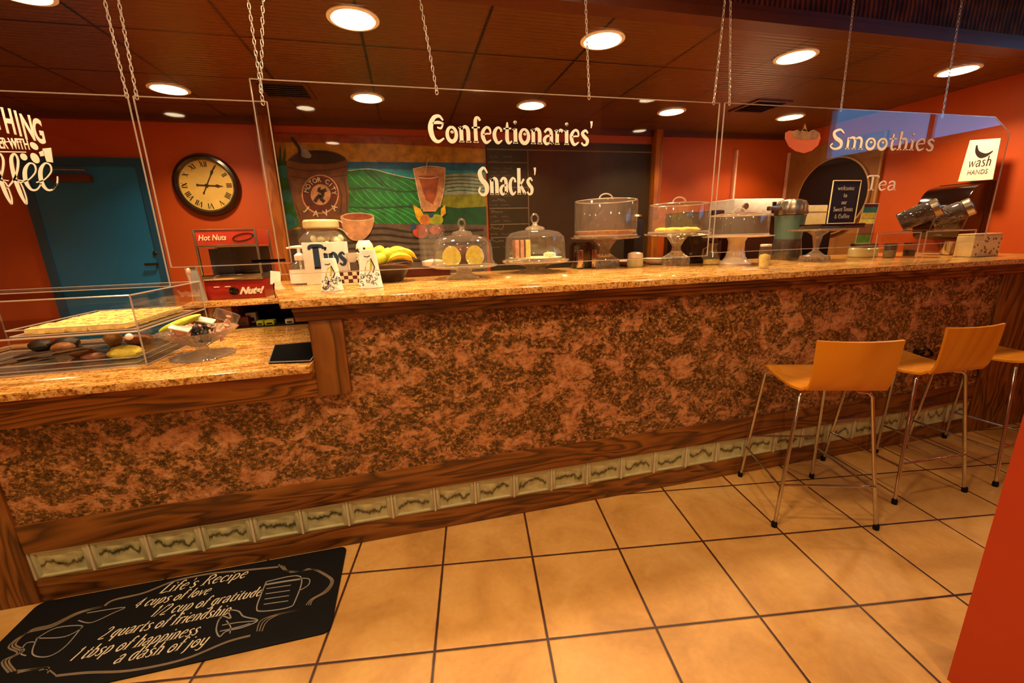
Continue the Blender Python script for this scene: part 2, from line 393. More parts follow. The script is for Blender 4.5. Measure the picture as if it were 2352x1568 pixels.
def cr_(pts, n=6):
    """smooth a polyline of tuples with Catmull-Rom"""
    out = []; P = [pts[0]]+list(pts)+[pts[-1]]
    for i in range(1, len(P)-2):
        for k in range(n):
            t = k/n
            out.append(tuple(.5*((2*P[i][d])+(-P[i-1][d]+P[i+1][d])*t+(2*P[i-1][d]-5*P[i][d]+4*P[i+1][d]-P[i+2][d])*t*t+(-P[i-1][d]+3*P[i][d]-3*P[i+1][d]+P[i+2][d])*t**3) for d in range(len(pts[0]))))
    out.append(tuple(pts[-1])); return out
# lettering drawn stroke by stroke, swelling stems with small serifs
W = .13
def sf(x, y, w=.2): return [(x-w/2, y, .045), (x, y+.012, .05), (x+w/2, y, .045)]
GL = {
 'C': (.66, [[(.6, .82, .05), (.46, .98, .09), (.24, .9, .13), (.1, .55, .17), (.17, .15, .15), (.36, 0, .1), (.6, .14, .05)], [(.2, .70, .05), (.4, .74, .1), (.62, .70, .04)], [(.6, .7, .04), (.5, .52, .07), (.36, .56, .05)]]),
 'S': (.62, [[(.54, .80, .05), (.36, .99, .09), (.14, .84, .14), (.22, .58, .17), (.46, .36, .18), (.46, .1, .14), (.24, 0, .09), (.06, .14, .06), (.14, .28, .07)]]),
 'T': (.6, [[(.02, .82, .05), (.08, .95, .09), (.3, .97, .1), (.56, .96, .08), (.6, .84, .04)], [(.3, .95, .13), (.3, .02, .14)], sf(.3, .02, .28)]),
 'L': (.52, [[(.3, .98, .06), (.2, .8, .12), (.14, .1, .13), (.1, .03, .08), (.3, .02, .09), (.5, .1, .04)]]),
 'R': (.62, [[(.16, .95, .12), (.14, .02, .13)], [(.06, .9, .05), (.35, .99, .1), (.52, .78, .13), (.36, .52, .09), (.18, .5, .05)], [(.3, .5, .07), (.56, .02, .12)], sf(.14, .02, .24)]),
 'o': (.5, [arc(.25, .3, .18, .28, 90, 450, 20, .08, .08, .13), [(.22, .36, .06), (.27, .40, .08), (.3, .34, .05)]]),
 'n': (.54, [[(.13, .6, W), (.13, .02, W)], [(.13, .5, .06), (.28, .61, .1), (.4, .48, W), (.4, .02, W)], sf(.13, .02), sf(.41, .02), [(.02, .55, .04), (.13, .6, .05)]]),
 'f': (.36, [[(.36, .86, .08), (.28, .98, .08), (.17, .84, .12), (.17, .02, W)], [(.02, .58, .05), (.34, .6, .05)], sf(.17, .02)]),
 'e': (.48, [[(.1, .32, .04), (.25, .36, .05), (.4, .38, .05), (.37, .56, .08), (.24, .61, .08), (.1, .44, .12), (.1, .2, .13), (.22, .01, .1), (.42, .12, .04)]]),
 'c': (.45, [[(.38, .46, .08), (.34, .58, .07), (.22, .61, .08), (.1, .44, .12), (.1, .2, .13), (.22, .01, .1), (.4, .12, .04)]]),
 't': (.38, [[(.18, .84, .05), (.17, .6, .11), (.16, .15, .13), (.24, .01, .09), (.36, .1, .04)], [(.02, .58, .05), (.34, .6, .05)]]),
 'i': (.26, [[(.13, .6, W), (.13, .02, W)], sf(.13, .02), [(.02, .55, .04), (.13, .6, .05)], [(.1, .80, .08), (.13, .84, .13), (.16, .80, .08)]]),
 'a': (.5, [[(.08, .48, .08), (.2, .61, .09), (.36, .52, .12), (.37, .02, W)], [(.36, .36, .05), (.16, .32, .09), (.07, .16, .12), (.17, .01, .09), (.36, .12, .05)], [(.37, .04, .08), (.47, .06, .04)]]),
 'r': (.42, [[(.13, .6, W), (.13, .02, W)], [(.15, .44, .05), (.26, .6, .08), (.38, .54, .11)], sf(.13, .02), [(.02, .55, .04), (.13, .6, .05)]]),
 's': (.42, [[(.35, .5, .05), (.24, .61, .08), (.1, .5, .11), (.18, .36, .13), (.32, .22, .13), (.3, .05, .1), (.17, 0, .07), (.06, .1, .06)]]),
 'k': (.52, [[(.13, .98, W), (.13, .02, W)], [(.4, .58, .08), (.2, .34, .06)], [(.22, .36, .07), (.44, .03, .13)], sf(.13, .02), sf(.43, .02, .14)]),
 'h': (.54, [[(.13, .98, W), (.13, .02, W)], [(.13, .5, .06), (.28, .61, .1), (.4, .48, W), (.4, .02, W)], sf(.13, .02), sf(.41, .02)]),
 'm': (.82, [[(.13, .6, W), (.13, .02, W)], [(.13, .5, .06), (.28, .61, .1), (.4, .48, W), (.4, .02, W)], [(.4, .5, .06), (.54, .61, .1), (.67, .48, W), (.67, .02, W)], sf(.13, .02, .17), sf(.4, .02, .17), sf(.68, .02, .17)]),
 'u': (.54, [[(.12, .6, W), (.12, .15, W), (.24, .01, .09), (.4, .15, .06)], [(.4, .6, W), (.4, .02, W)]]),
 'p': (.52, [[(.13, .6, W), (.13, -.32, W)], [(.13, .5, .06), (.28, .61, .09), (.42, .42, .13), (.4, .16, .12), (.26, .01, .08), (.14, .1, .05)]]),
 'q': (.52, [[(.38, .6, W), (.38, -.32, W)], [(.38, .5, .06), (.24, .61, .09), (.09, .42, .13), (.11, .16, .12), (.24, .01, .08), (.38, .1, .05)]]),
 'd': (.52, [[(.38, .98, W), (.38, .02, W)], [(.38, .5, .06), (.24, .61, .09), (.09, .42, .13), (.11, .16, .12), (.24, .01, .08), (.38, .1, .05)]]),
 'b': (.52, [[(.13, .98, W), (.13, .02, W)], [(.13, .5, .06), (.28, .61, .09), (.42, .42, .13), (.4, .16, .12), (.26, .01, .08), (.14, .1, .05)]]),
 'g': (.5, [[(.38, .6, W), (.38, -.1, .12), (.26, -.3, .09), (.08, -.24, .05)], [(.38, .5, .06), (.24, .61, .09), (.09, .42, .13), (.11, .16, .12), (.24, .01, .08), (.38, .1, .05)]]),
 'y': (.5, [[(.1, .6, W), (.12, .2, .12), (.24, .05, .08), (.38, .2, .06)], [(.4, .6, W), (.36, -.1, .11), (.24, -.3, .08), (.06, -.24, .05)]]),
 'j': (.26, [[(.14, .6, W), (.12, -.14, .11), (.02, -.3, .06)], [(.1, .80, .08), (.13, .84, .13), (.16, .80, .08)]]),
 'l': (.25, [[(.13, .98, W), (.12, .12, .12), (.2, .02, .06)]]),
 'v': (.48, [[(.06, .6, .12), (.24, .02, .1)], [(.24, .02, .05), (.42, .6, .06)]]),
 'w': (.7, [[(.06, .6, .12), (.2, .02, .1)], [(.2, .02, .05), (.34, .55, .06)], [(.34, .55, .12), (.48, .02, .1)], [(.48, .02, .05), (.64, .6, .06)]]),
 "'": (.16, [[(.08, 1.0, .09), (.09, .85, .06), (.07, .72, .03)]]),
 '1': (.34, [[(.06, .8, .05), (.18, .95, .1), (.16, .02, .12)]]), '2': (.46, [[(.06, .78, .07), (.2, .96, .08), (.38, .78, .12), (.28, .4, .1), (.06, .04, .07), (.42, .04, .09)]]),
 '4': (.48, [[(.3, .96, .06), (.04, .3, .06), (.44, .3, .07)], [(.3, .96, .1), (.3, .02, .12)]]), '/': (.36, [[(.04, -.05, .05), (.34, 1, .05)]]), ' ': (.3, []), '&': (.6, [[(.54, .02, .07), (.2, .6, .09), (.24, .9, .07), (.38, .82, .06), (.3, .6, .06), (.08, .3, .09), (.16, .02, .08), (.4, .06, .06), (.52, .34, .05)]]),
}
def letter(mb, text, org, ex, ey, nrm, size, width=None, shear=0, sx=1., align='LEFT', th=.0015, wk=1.):
    ex, ey = Vector(ex).normalized(), Vector(ey).normalized()
    tot = sum(GL[c][0] for c in text)*size*sx
    if width: sx *= width/tot; tot = width
    x = {'LEFT': 0, 'CENTER': -tot/2, 'RIGHT': -tot}[align]
    for c in text:
        adv, strokes = GL[c]
        for st in strokes:
            st = cr_(st, 5) if len(st) < 12 else st
            pp = [((p[0]*sx+shear*p[1])*size+x, p[1]*size, p[2]*size*wk*(.5+.5*min(1, sx))) for p in st]
            mb.strip(pp, Vector(org), ex, ey, nrm, th)
        x += adv*size*sx
    return mb
# ------------------------------------------------------------------ room shell
D, YB, XR, HC, HF, YP = 1.8585, 4.25, 4.35, 2.45, 2.95, 2.0
def slab(name, x0, x1, y0, y1, z0, z1, mat): return struct(MB().b2(x0, x1, y0, y1, z0, z1).build(name, mat, smooth=False))
slab('floor', -4.7, XR+.1, -4.6, YB+.1, -.1, 0, 'floor_tile')
slab('ceiling', -4.7, XR+.1, 2.06, YB+.1, HC, HC+.1, 'tin_ceiling')
slab('ceiling_dining', -4.7, XR+.1, -4.6, 2.06, HF, HF+.1, 'tin_ceiling').name = 'ceiling.001'
slab('wall_back', -4.7, XR+.1, YB, YB+.1, 0, HC, 'orange_wall')
slab('wall_left', -4.7, -4.6, -4.5, YB, 0, HF, 'tan_wall')
slab('wall_front', -4.7, XR+.1, -4.6, -4.5, 0, HF, 'tan_wall')
w = MB()
w.b2(XR, XR+.1, -4.5, .2, 0, HF).b2(XR, XR+.1, 1.78, 2.06, 0, HF).b2(XR, XR+.1, 2.06, YB, 0, HC).b2(XR, XR+.1, .2, 1.78, 0, 2.08).b2(XR, XR+.1, .2, 1.78, 2.62, HF)
struct(w.build('wall_right', 'orange_wall', smooth=False))
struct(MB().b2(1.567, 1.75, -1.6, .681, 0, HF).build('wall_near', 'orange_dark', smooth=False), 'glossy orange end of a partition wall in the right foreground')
# header between the two ceilings: stamped tin face over a stepped wood moulding
slab('trim_1', -4.6, XR, 2.055, 2.10, 2.50, HF, 'tin_header')
w = MB(); w.b2(-4.6, XR, 2.035, 2.13, HC-.02, HC+.025).b2(-4.6, XR, 2.045, 2.12, HC+.025, HC+.055).b2(-4.6, XR, 2.13, 2.16, HC-.008, HC+.01)
struct(w.build('trim_2', 'ceiling_wood', smooth=False))
slab('baseboard_right', XR-.015, XR, -4.5, 1.8, 0, .12, 'oak_x')
slab('trim_shade', -4.6, XR, YB-.04, YB, HC-.05, HC, 'ceiling_wood')  # strip stands in for the dark shading along the wall top
# daylight window in the right wall (seen as a blue reflection in the acrylic)
wf = MB(); wf.b2(XR-.02, XR+.1, .18, .24, 2.06, 2.64).b2(XR-.02, XR+.1, 1.74, 1.80, 2.06, 2.64).b2(XR-.02, XR+.1, .24, 1.74, 2.06, 2.12).b2(XR-.02, XR+.1, .24, 1.74, 2.58, 2.64).b2(XR+.02, XR+.06, 1.10, 1.14, 2.12, 2.58)
wo = struct(wf.build('window_1', 'white', smooth=False))
MB().b2(XR+.05, XR+.055, .24, 1.62, 2.12, 2.58).build('pane', 'daylight', wo, smooth=False)
# blue door
dl, dr, dt = at(40, 365, Y=YB).x, at(330, 365, Y=YB).x, at(330, 365, Y=YB).z
dm = MB(); dm.b2(dl, dl+.06, YB-.035, YB, 0, dt).b2(dr-.05, dr, YB-.035, YB, 0, dt).b2(dl+.06, dr-.05, YB-.035, YB, dt-.06, dt)
door = struct(dm.build('door_1', 'blue_trim', smooth=False))
MB().b2(dl+.06, dr-.05, YB-.02, YB-.004, .01, dt-.06).build('door_leaf', 'blue_door', door, smooth=False)
c = at(165, 408, Y=YB-.06)
MB().b2(c.x-.14, c.x+.12, YB-.075, YB-.02, c.z-.03, c.z+.025).build('door_closer', 'ceiling_wood', door, bevel=.006)
MB().tube([(c.x-.12, YB-.08, c.z+.06), (c.x+.12, YB-.09, c.z+.055)], .008).build('closer_arm', 'brushed', door)
c = at(366, 606, Y=YB-.05)
MB().tube([(c.x-.02, YB-.02, c.z), (c.x-.02, YB-.06, c.z), (c.x-.10, YB-.06, c.z)], .011).sphere((c.x-.02, YB-.022, c.z+.09), .022).build('handle', 'dark_metal', door)
# wood pillar between the clock wall and the mural
pl, pr_ = at(603, 400, Y=4.12).x, at(634, 400, Y=4.12).x
struct(MB().b2(pl, pr_, 4.12, YB, 0, HC).build('trim_4', 'pillar_wood', bevel=.006), 'varnished wood corner post between the clock and the mural')
c0, c1 = at(1504, 400, Y=4.15).x, at(1520, 400, Y=4.15).x
struct(MB().b2(c0, c1, 4.15, YB, 0, HC).build('trim_5', 'pillar_wood', bevel=.006))
c0 = at(1688, 400, Y=4.2).x
struct(MB().b2(c0, c0+.022, 4.2, YB, 0, 2.28).build('trim_6', 'white_vinyl_pink', bevel=.004))

# ------------------------------------------------------------------ recessed ceiling lights
def light_obj(loc, label, r=.098, watts=6.8, spread=124):
    t = thing('recessed_light', label, 'ceiling light', loc, 0, 'recessed ceiling lights')
    MB().lathe([(r+.022, -.001), (r+.022, -.006), (r+.004, -.010), (r, -.004), (r, -.001)], n=40, cap=False).build('trim_ring', 'white', t)
    MB().lathe([(r-.004, -.004), (r-.03, -.008), (0.0001, -.010)], n=40, cap=False).build('lens', 'lamp_glow', t)
    ld = bpy.data.lights.new('lamp', 'AREA'); ld.shape = 'DISK'; ld.size = 2*r-.02; ld.energy = watts; ld.color = (1, .72, .41); ld.spread = math.radians(spread)
    lo = bpy.data.objects.new('lamp', ld); COL.objects.link(lo); lo.parent = t; lo.location = (0, 0, -.012)
    return t
ords = ['first', 'second', 'third', 'fourth', 'fifth']
L0 = light_obj((-1.45, 2.40, HC), 'round light in the near ceiling row, first from the left, cut by photo edge')
for i, x in enumerate((-1.45, -.157, 1.13, 2.42, 3.79)):
    if i: dup(L0, (x, 2.40, HC), label='round light in the nearer ceiling row, %s from the left' % ords[i])
for i, x in enumerate((-1.46, -.19, 1.07, 2.35, 3.62)):
    dup(L0, (x, 3.57, HC), label='round light in the far ceiling row near the back wall, %s from left' % ords[i])
L1 = light_obj((-1.01, -1.77, HF), 'round ceiling light behind the photographer, over the left aisle', watts=9., spread=150); L1['group'] = 'dining side lights'
for i, (x, y) in enumerate([(-1.01, -1.77), (-2.55, -2.22), (3.6, -2.28), (.86, -.78), (-.55, 1.0), (.75, 1.0), (-2.2, .9), (-1.0, -3.6), (2.9, -.9)]):  # the last light is added to brighten the Smoothies screen lettering
    if i: dup(L1, (x, y, HF), label='round ceiling light behind the photographer, %s' % ['over the left aisle', 'at the far left', 'at the far right', 'over the middle aisle', 'nearest the counter on the left', 'nearest the counter on the right', 'by the left wall', 'in the rear left', 'added right of the partition to light the lettering'][i], group='dining side lights')
def vent(x, y, lab):
    t = thing('ceiling_vent', lab, 'vent', (x, y, HC), 0)
    MB().b2(-.17, .17, -.17, -.14, -.012, 0).b2(-.17, .17, .14, .17, -.012, 0).b2(-.17, -.14, -.14, .14, -.012, 0).b2(.14, .17, -.14, .14, -.012, 0).build('frame', 'ceiling_wood', t, smooth=False)
    s = MB()
    for k in range(7): s.box((0, -.12+k*.04, -.008), (.28, .03, .003), Matrix.Rotation(.5, 3, 'X'))
    s.build('louvre', 'dark_brown', t, smooth=False)
c = at(655, 205, Z=HC); vent(c.x, c.y, 'dark square air vent in the ceiling above the wall clock')
c = at(1745, 243, Z=HC); vent(c.x, c.y, 'dark square air vent in the ceiling above the smoothies panel')

# ------------------------------------------------------------------ bar counter
ct = thing('bar_counter', 'long bar counter faced in mottled brown laminate with oak rails and a glass block plinth', 'counter', (0, D, 0))
def cpart(name, mat, boxes, bevel=0, **k):
    mb = MB()
    for b in boxes: mb.b2(b[0], b[1], b[2]-D, b[3]-D, b[4], b[5])
    return mb.build(name, mat, ct, smooth=bool(bevel), bevel=bevel, **k)
XL = -1.79
cpart('carcass', 'dark_brown', [(XL+.02, -.36, D+.06, 2.70, .01, .893), (-.36, XR-.002, D+.06, 2.70, .01, 1.166)])
cpart('plinth_board', 'oak_x', [(-1.60, 3.68, D, D+.06, 0, .104)], .004)
cpart('lower_rail', 'oak_x', [(-1.60, 3.68, D-.004, D+.06, .236, .3635)], .003)
cpart('end_post', 'oak_z', [(XL, -1.60, D-.008, D+.06, 0, .774)], .004)
cpart('corner_post', 'oak_z', [(3.68, XR-.002, D-.008, D+.06, 0, 1.105)], .004)
cpart('laminate_panel', 'laminate', [(-1.60, -.29, D+.004, D+.06, .3635, .776), (-.29, 3.68, D+.004, D+.06, .3635, 1.106)])
cpart('apron', 'oak_apron', [(XL, -.42, D-.02, D+.06, .776, .904)], .003)
cpart('step_post', 'oak_z', [(-.422, -.29, D-.024, D+.06, .776, 1.106)], .003)
cpart('step_side', 'oak_z', [(-.422, -.36, D+.06, 2.70, .936, 1.166)], .002)
cm = MB()
for y0, z0, z1 in ((D-.02, 1.106, 1.13), (D-.035, 1.13, 1.15), (D-.05, 1.15, 1.168)): cm.b2(-.47, XR-.002, y0-D, .06, z0, z1)
cm.build('crown_moulding', 'oak_x', ct, bevel=.004)
gb0 = None
for i in range(26):
    x = -1.598+i*.2032
    if gb0 is None:
        g = MB(); w_, h_ = .0965, .0655
        # recessed bevelled face inside a raised frame
        g.use('block_rim'); vs = []; 
        for (hw, hh, y) in ((w_, h_, .05), (w_, h_, .004), (w_-.006, h_-.006, 0), (w_-.016, h_-.012, 0), (w_-.022, h_-.018, .006)):
            vs += [(-hw, y, -hh), (hw, y, -hh), (hw, y, hh), (-hw, y, hh)]
        g.add(vs, [(j*4+k, j*4+(k+1) % 4, (j+1)*4+(k+1) % 4, (j+1)*4+k) for j in range(4) for k in range(4)])
        g.use('block_glass'); nx, nz = 16, 8; W2, H2 = w_-.022, h_-.018; gv = []
        for a in range(nz+1):
            for b_ in range(nx+1):
                u, v = b_/nx, a/nz; e = min(1, 6*min(u, 1-u, v, 1-v)+0)
                gv.append((-W2+2*W2*u, .006+.003*e*math.sin(9*u+5*v+2*math.sin(7*v)), -H2+2*H2*v))
        g.add(gv, [(a*(nx+1)+b_, a*(nx+1)+b_+1, (a+1)*(nx+1)+b_+1, (a+1)*(nx+1)+b_) for a in range(nz) for b_ in range(nx)])
        gb0 = g.build('glass_block', None, ct); o = gb0
    else:
        o = gb0.copy(); COL.objects.link(o)
    o.location = (x+.1016, .002, .170)
mj = MB().b2(-.0045, .0045, .001, .05, .104, .236).build('mortar_joint', 'mortar', ct, smooth=False)
for i in range(27):
    o = mj if i == 0 else mj.copy()
    if i: COL.objects.link(o)
    o.location.x = -1.598+i*.2032
# worktops
def prism_top(name, pts, z0, z1, label, cat='worktop'):
    n = len(pts); mb = MB()
    mb.use('granite').add([(x, y, z1) for x, y in pts]+[(x, y, z0) for x, y in pts], [tuple(range(n)), tuple(range(n, 2*n))[::-1]])
    mb.use('granite_edge').add([(x, y, z1) for x, y in pts]+[(x, y, z0) for x, y in pts], [(i, n+i, n+(i+1) % n, (i+1) % n) for i in range(n)])
    return tag(mb.build(name, None, bevel=.005), label, cat)
prism_top('granite_worktop', [(-.505, D-.06), (XR-.002, D-.06), (XR-.002, 2.82), (-.80, 2.82), (-.66, 2.3)], 1.168, 1.20, 'raised polished granite bar top running the whole width behind the acrylic screens')
prism_top('granite_worktop', [(-2.1, 1.76), (-.423, 1.76), (-.423, 2.75), (-2.1, 2.75)], .905, .936, 'lower polished granite top at the left holding the pastry case')
# back cabinet with open cubby, carrying the nut warmer
bc = thing('back_cabinet', 'oak cabinet with an open dark shelf under a granite top behind the lower counter', 'cabinet', (0, 2.76, 0))
def bpart(name, mat, boxes, bevel=0):
    mb = MB()
    for b in boxes: mb.b2(b[0], b[1], b[2]-2.76, b[3]-2.76, b[4], b[5])
    return mb.build(name, mat, bc, smooth=bool(bevel), bevel=bevel)
bpart('carcass', 'cubby', [(-1.04, -.47, 3.2, 3.22, 0, 1.068), (-.49, -.47, 2.79, 3.2, 0, 1.068), (-1.04, -.49, 2.78, 3.2, .90, .934)])
bpart('side_panel', 'oak_z', [(-1.25, -1.04, 2.765, 3.22, 0, 1.068)], .003)
bpart('granite_top', 'granite', [(-1.27, -.47, 2.755, 3.25, 1.07, 1.10)], .004)

# ------------------------------------------------------------------ acrylic screens
def screen(x0, x1, z0, z1, y, label, chamfer=0, grp='hanging acrylic screens'):
    t = thing('acrylic_screen', label, 'screen', (0, y, 0), 0, grp)
    pts = [(x0, z0), (x1, z0), (x1, z1-chamfer), (x1-chamfer*1.9, z1), (x0, z1)] if chamfer else [(x0, z0), (x1, z0), (x1, z1), (x0, z1)]
    MB().add([(x, 0, z) for x, z in pts], [tuple(range(len(pts)))]).build('sheet', 'acrylic', t, smooth=False)
    e = MB(); n = len(pts); off = 0.0016
    for i in range(n):
        a, b_ = Vector((pts[i][0], 0, pts[i][1])), Vector((pts[(i+1) % n][0], 0, pts[(i+1) % n][1]))
        d = (b_-a).normalized(); q = Vector((-d.z, 0, d.x))
        e.add([a+Vector((0, s1*.003, 0))+q*s2*off for s1 in (-1, 1) for s2 in (-1, 1)]+[b_+Vector((0, s1*.003, 0))+q*s2*off for s1 in (-1, 1) for s2 in (-1, 1)],
              [(0, 1, 5, 4), (2, 6, 7, 3), (0, 4, 6, 2), (1, 3, 7, 5)])
    e.build('polished_edge', 'acrylic_edge', t, smooth=False)
    return t
sA = screen(-2.2, -.962, 1.262, 1.967, YP+.012, 'clear hanging screen at the far left with the white coffee slogan')
sB = screen(-.944, -.492, 1.337, 1.967, YP+.012, 'narrow clear hanging screen in front of the wall clock')
sC = screen(-.538, 1.588, 1.29, 2.042, YP, 'widest clear hanging screen lettered Confectionaries and Snacks')
sD = screen(1.618, 3.70, 1.305, 2.045, YP, 'clear hanging screen at the right lettered Smoothies and Tea, with a cut corner', .085)
# label holder strip along the bottom of the narrow screen
c0 = at(578, 600, Y=YP+.006); c1 = at(655, 597, Y=YP+.006)
MB().b2(c0.x, c1.x, -.006, -.002, c0.z-.006, c0.z+.006).build('label_strip', 'black_matte', sB, smooth=False)
chains = {}
def chain(xb, zb, y, dx, label):
    """welded link chain from the screen edge up to the dining side ceiling"""
    zt = HF-.002; L = zt-zb; n = 50; key = round(L, 3)
    mb = MB(); pitch = L/n
    for i in range(n):
        zc = zb+pitch*(i+.5); ang = (i % 2)*PI/2; xc = dx*(i+.5)/n
        pts = []
        for k in range(10):
            a = 2*PI*k/10; lx, lz = .0046*math.cos(a), (pitch*.42)*math.sin(a)+.004*math.copysign(abs(math.sin(a))**.5, math.sin(a))
            pts.append((xc+lx*math.cos(ang), lx*math.sin(ang), zc+lz-zb))
        mb.tube(pts, .0017, 5, True)
    o = mb.build('hanging_chain', 'chain_metal', loc=(xb, y, zb)); tag(o, label, 'chain', 'screen hanging chains')
    mb2 = MB(); mb2.tube([(.006*math.cos(2*PI*k/12), 0, -.006+.010*math.sin(2*PI*k/12)) for k in range(12)], .0016, 5, True).build('hook', 'chain_metal', o)
    return o
for px, py, y, xt, lab in [(290, 215, YP+.012, 240, 'chain at the right end of the coffee slogan screen'), (313, 218, YP+.012, 272, 'chain at the left end of the narrow screen before the clock'),
        (603, 232, YP+.012, 570, 'chain at the right end of the narrow screen before the clock'), (599, 205, YP, 604, 'chain at the left end of the Confectionaries screen'),
        (1003, 208, YP, 965, 'second chain from the left holding the Confectionaries screen'), (1353, 220, YP, 1345, 'third chain holding the Confectionaries screen, over the apostrophe'),
        (1640, 233, YP, 1665, 'chain at the right end of the Confectionaries screen'), (1676, 234, YP, 1678, 'chain at the left end of the Smoothies screen'),
        (1932, 249, YP, 1962, 'middle chain holding the Smoothies screen'), (2165, 264, YP, 2210, 'rightmost chain holding the Smoothies screen')]:
    p = at(px, py, Y=y); q = at(xt, 0, Y=y); k = (HF-p.z)/(q.z-p.z)
    chain(p.x, p.z, y, (q.x-p.x)*k, lab)
NF = (0, -1, 0)
def onp(px, py): p = at(px, py, Y=YP); return Vector((p.x, -.0015, p.z))
def words(parent, name, text, pl_, pr2, cap, mat='white_vinyl', shear=0, wk=1.15):
    a, b_ = onp(*pl_), onp(*pr2); ex = (b_-a); wdt = ex.length
    mb = MB(); letter(mb, text, a, ex, (0, 0, 1), NF, cap, wdt, shear, wk=wk); return mb.build(name, mat, parent, smooth=False)
words(sC, 'confectionaries_lettering', "Confectionaries'", (985, 325), (1361, 334), .104, wk=1.25)
words(sC, 'snacks_lettering', "Snacks'", (1098, 448), (1232, 446), .118, wk=1.2)
words(sD, 'smoothies_lettering', "Smoothies", (1902, 342), (2144, 346), .100, wk=1.15)
words(sD, 'tea_lettering', "Tea", (1986, 437), (2057, 437), .082, wk=1.0)
# peach fruit bowl picture on the smoothies screen
bp = MB()
def pxpoly(mb, pts, off=-.0015, th=.001): mb.poly([onp(*p)+Vector((0, off+.0015, 0)) for p in pts], NF, th)
cup = [(1802, 318), (1803, 305), (1812, 300), (1860, 305), (1882, 306), (1884, 318), (1878, 334), (1864, 346), (1846, 352), (1826, 347), (1811, 336)]
pxpoly(bp, cup); bp.build('bowl_picture', 'white_vinyl_peach', sD, smooth=False)
bp = MB(); pxpoly(bp, [(1822, 318), (1816, 304), (1830, 298), (1838, 303), (1846, 296), (1856, 304), (1868, 298), (1882, 306), (1874, 320), (1848, 323)], -.003)
pxpoly(bp, [(1842, 300), (1848, 284), (1853, 302)], -.003); bp.build('fruit_picture', 'mural_fruit_y', sD, smooth=False)
# coffee slogan
word = 'EVERYTHING'; xs_ = [-232, -205, -180, -152, -124, -72, -40, 20, 38, 68]; ys_ = [300, 284, 273, 266, 262, 266, 284, 287, 292, 300]
# arched word: the letters sit on a shallow curve
bmj = bmesh.new()
for i, ch in enumerate('EVERYTHING'):
    px = [-232, -205, -175, -147, -119, -62, -33, -2, 12, 40][0]
for ch, px, py, h_ in [('E', -190, 300, .074), ('V', -160, 293, .076), ('E', -132, 288, .078), ('R', -107, 286, .08), ('Y', -80, 285, .08), ('T', -18, 293, .088), ('H', 8, 302, .088), ('I', 38, 309, .088), ('N', 51, 316, .088), ('G', 77, 324, .086)]:
    o = fontmesh(ch, h_*1.32, 'tmp_letter', 'white_vinyl', sA, onp(px, py), ex=(1, 0, -.16 if px > 0 else -.05), ey=(.03, 0, 1), sx=.37, bold=.003); bmj.from_mesh(o.data); bpy.data.objects.remove(o)
mej = bpy.data.meshes.new('everything_lettering'); bmj.to_mesh(mej); bmj.free(); mej.materials.append(MATS['white_vinyl'])
jo = bpy.data.objects.new('everything_lettering', mej); COL.objects.link(jo); jo.parent = sA
a = onp(64, 342); fontmesh('IS BETTER WITH', .052, 'better_with_lettering', 'white_vinyl', sA, a, ex=(1, 0, -.03), sx=.42, bold=.0006, align='RIGHT')
rl = MB(); p = onp(0, 322); rl.b2(p.x-.2, p.x+.055, -.002, -.001, p.z-.004, p.z-.001)
p = onp(0, 346); rl.b2(p.x-.2, p.x+.068, -.002, -.001, p.z-.003, p.z); rl.build('rule_lines', 'white_vinyl', sA, smooth=False)
sc_ = MB()
def pxs(mb, pts, n=6): 
    q = cr_(pts, n); org = onp(0, 0); P = [onp(x, y) for x, y, w_ in q]
    mb.strip([(P[i].x, P[i].z, q[i][2]*.72) for i in range(len(q))], (0, -.0015, 0), (1, 0, 0), (0, 0, 1), NF, .001)
pxs(sc_, [(-70, 370, .008), (-110, 352, .016), (-135, 400, .024), (-110, 440, .018), (-60, 425, .006)])
pxs(sc_, [(-60, 425, .008), (-54, 395, .014), (-42, 392, .016), (-36, 410, .018), (-46, 430, .012), (-58, 420, .008)])
for dx in (0, 34):
    pxs(sc_, [(-24+dx, 432, .005), (-4+dx, 405, .008), (2+dx, 370, .010), (-6+dx, 352, .008), (-14+dx, 364, .014), (-8+dx, 400, .018), (6+dx, 440, .017), (18+dx, 464, .010), (22+dx, 466, .007), (20+dx, 450, .006), (8+dx, 420, .005), (-6+dx, 412, .004), (14+dx, 414, .005)])
for dx in (0, 36):
    pxs(sc_, [(42+dx, 418, .005), (60+dx, 412, .005), (76+dx, 394, .006), (74+dx, 378, .008), (62+dx, 374, .008), (52+dx, 390, .016), (54+dx, 416, .018), (66+dx, 434, .012), (80+dx, 434, .007), (90+dx, 420, .005)])
pxs(sc_, [(116, 434, .005), (126, 420, .006), (127, 404, .005)])
sc_.build('coffee_lettering', 'white_vinyl', sA, smooth=False)
bn = MB()
for x, y, rx, ry, a in [(73, 334, .010, .014, .5), (75, 362, .012, .018, .2), (49, 359, .010, .012, 0)]:
    p = onp(x, y); bn.poly([(p.x+rx*math.cos(t)*math.cos(a)-ry*math.sin(t)*math.sin(a), -.0015, p.z+rx*math.cos(t)*math.sin(a)+ry*math.sin(t)*math.cos(a)) for t in [2*PI*k/18 for k in range(18)]], NF, .001)
pxpoly(bn, [(92, 340), (112, 338), (117, 372), (102, 370)]); pxpoly(bn, [(84, 348), (94, 344), (98, 356), (88, 358)])
bn.build('bean_and_bag_picture', 'white_vinyl', sA, smooth=False)

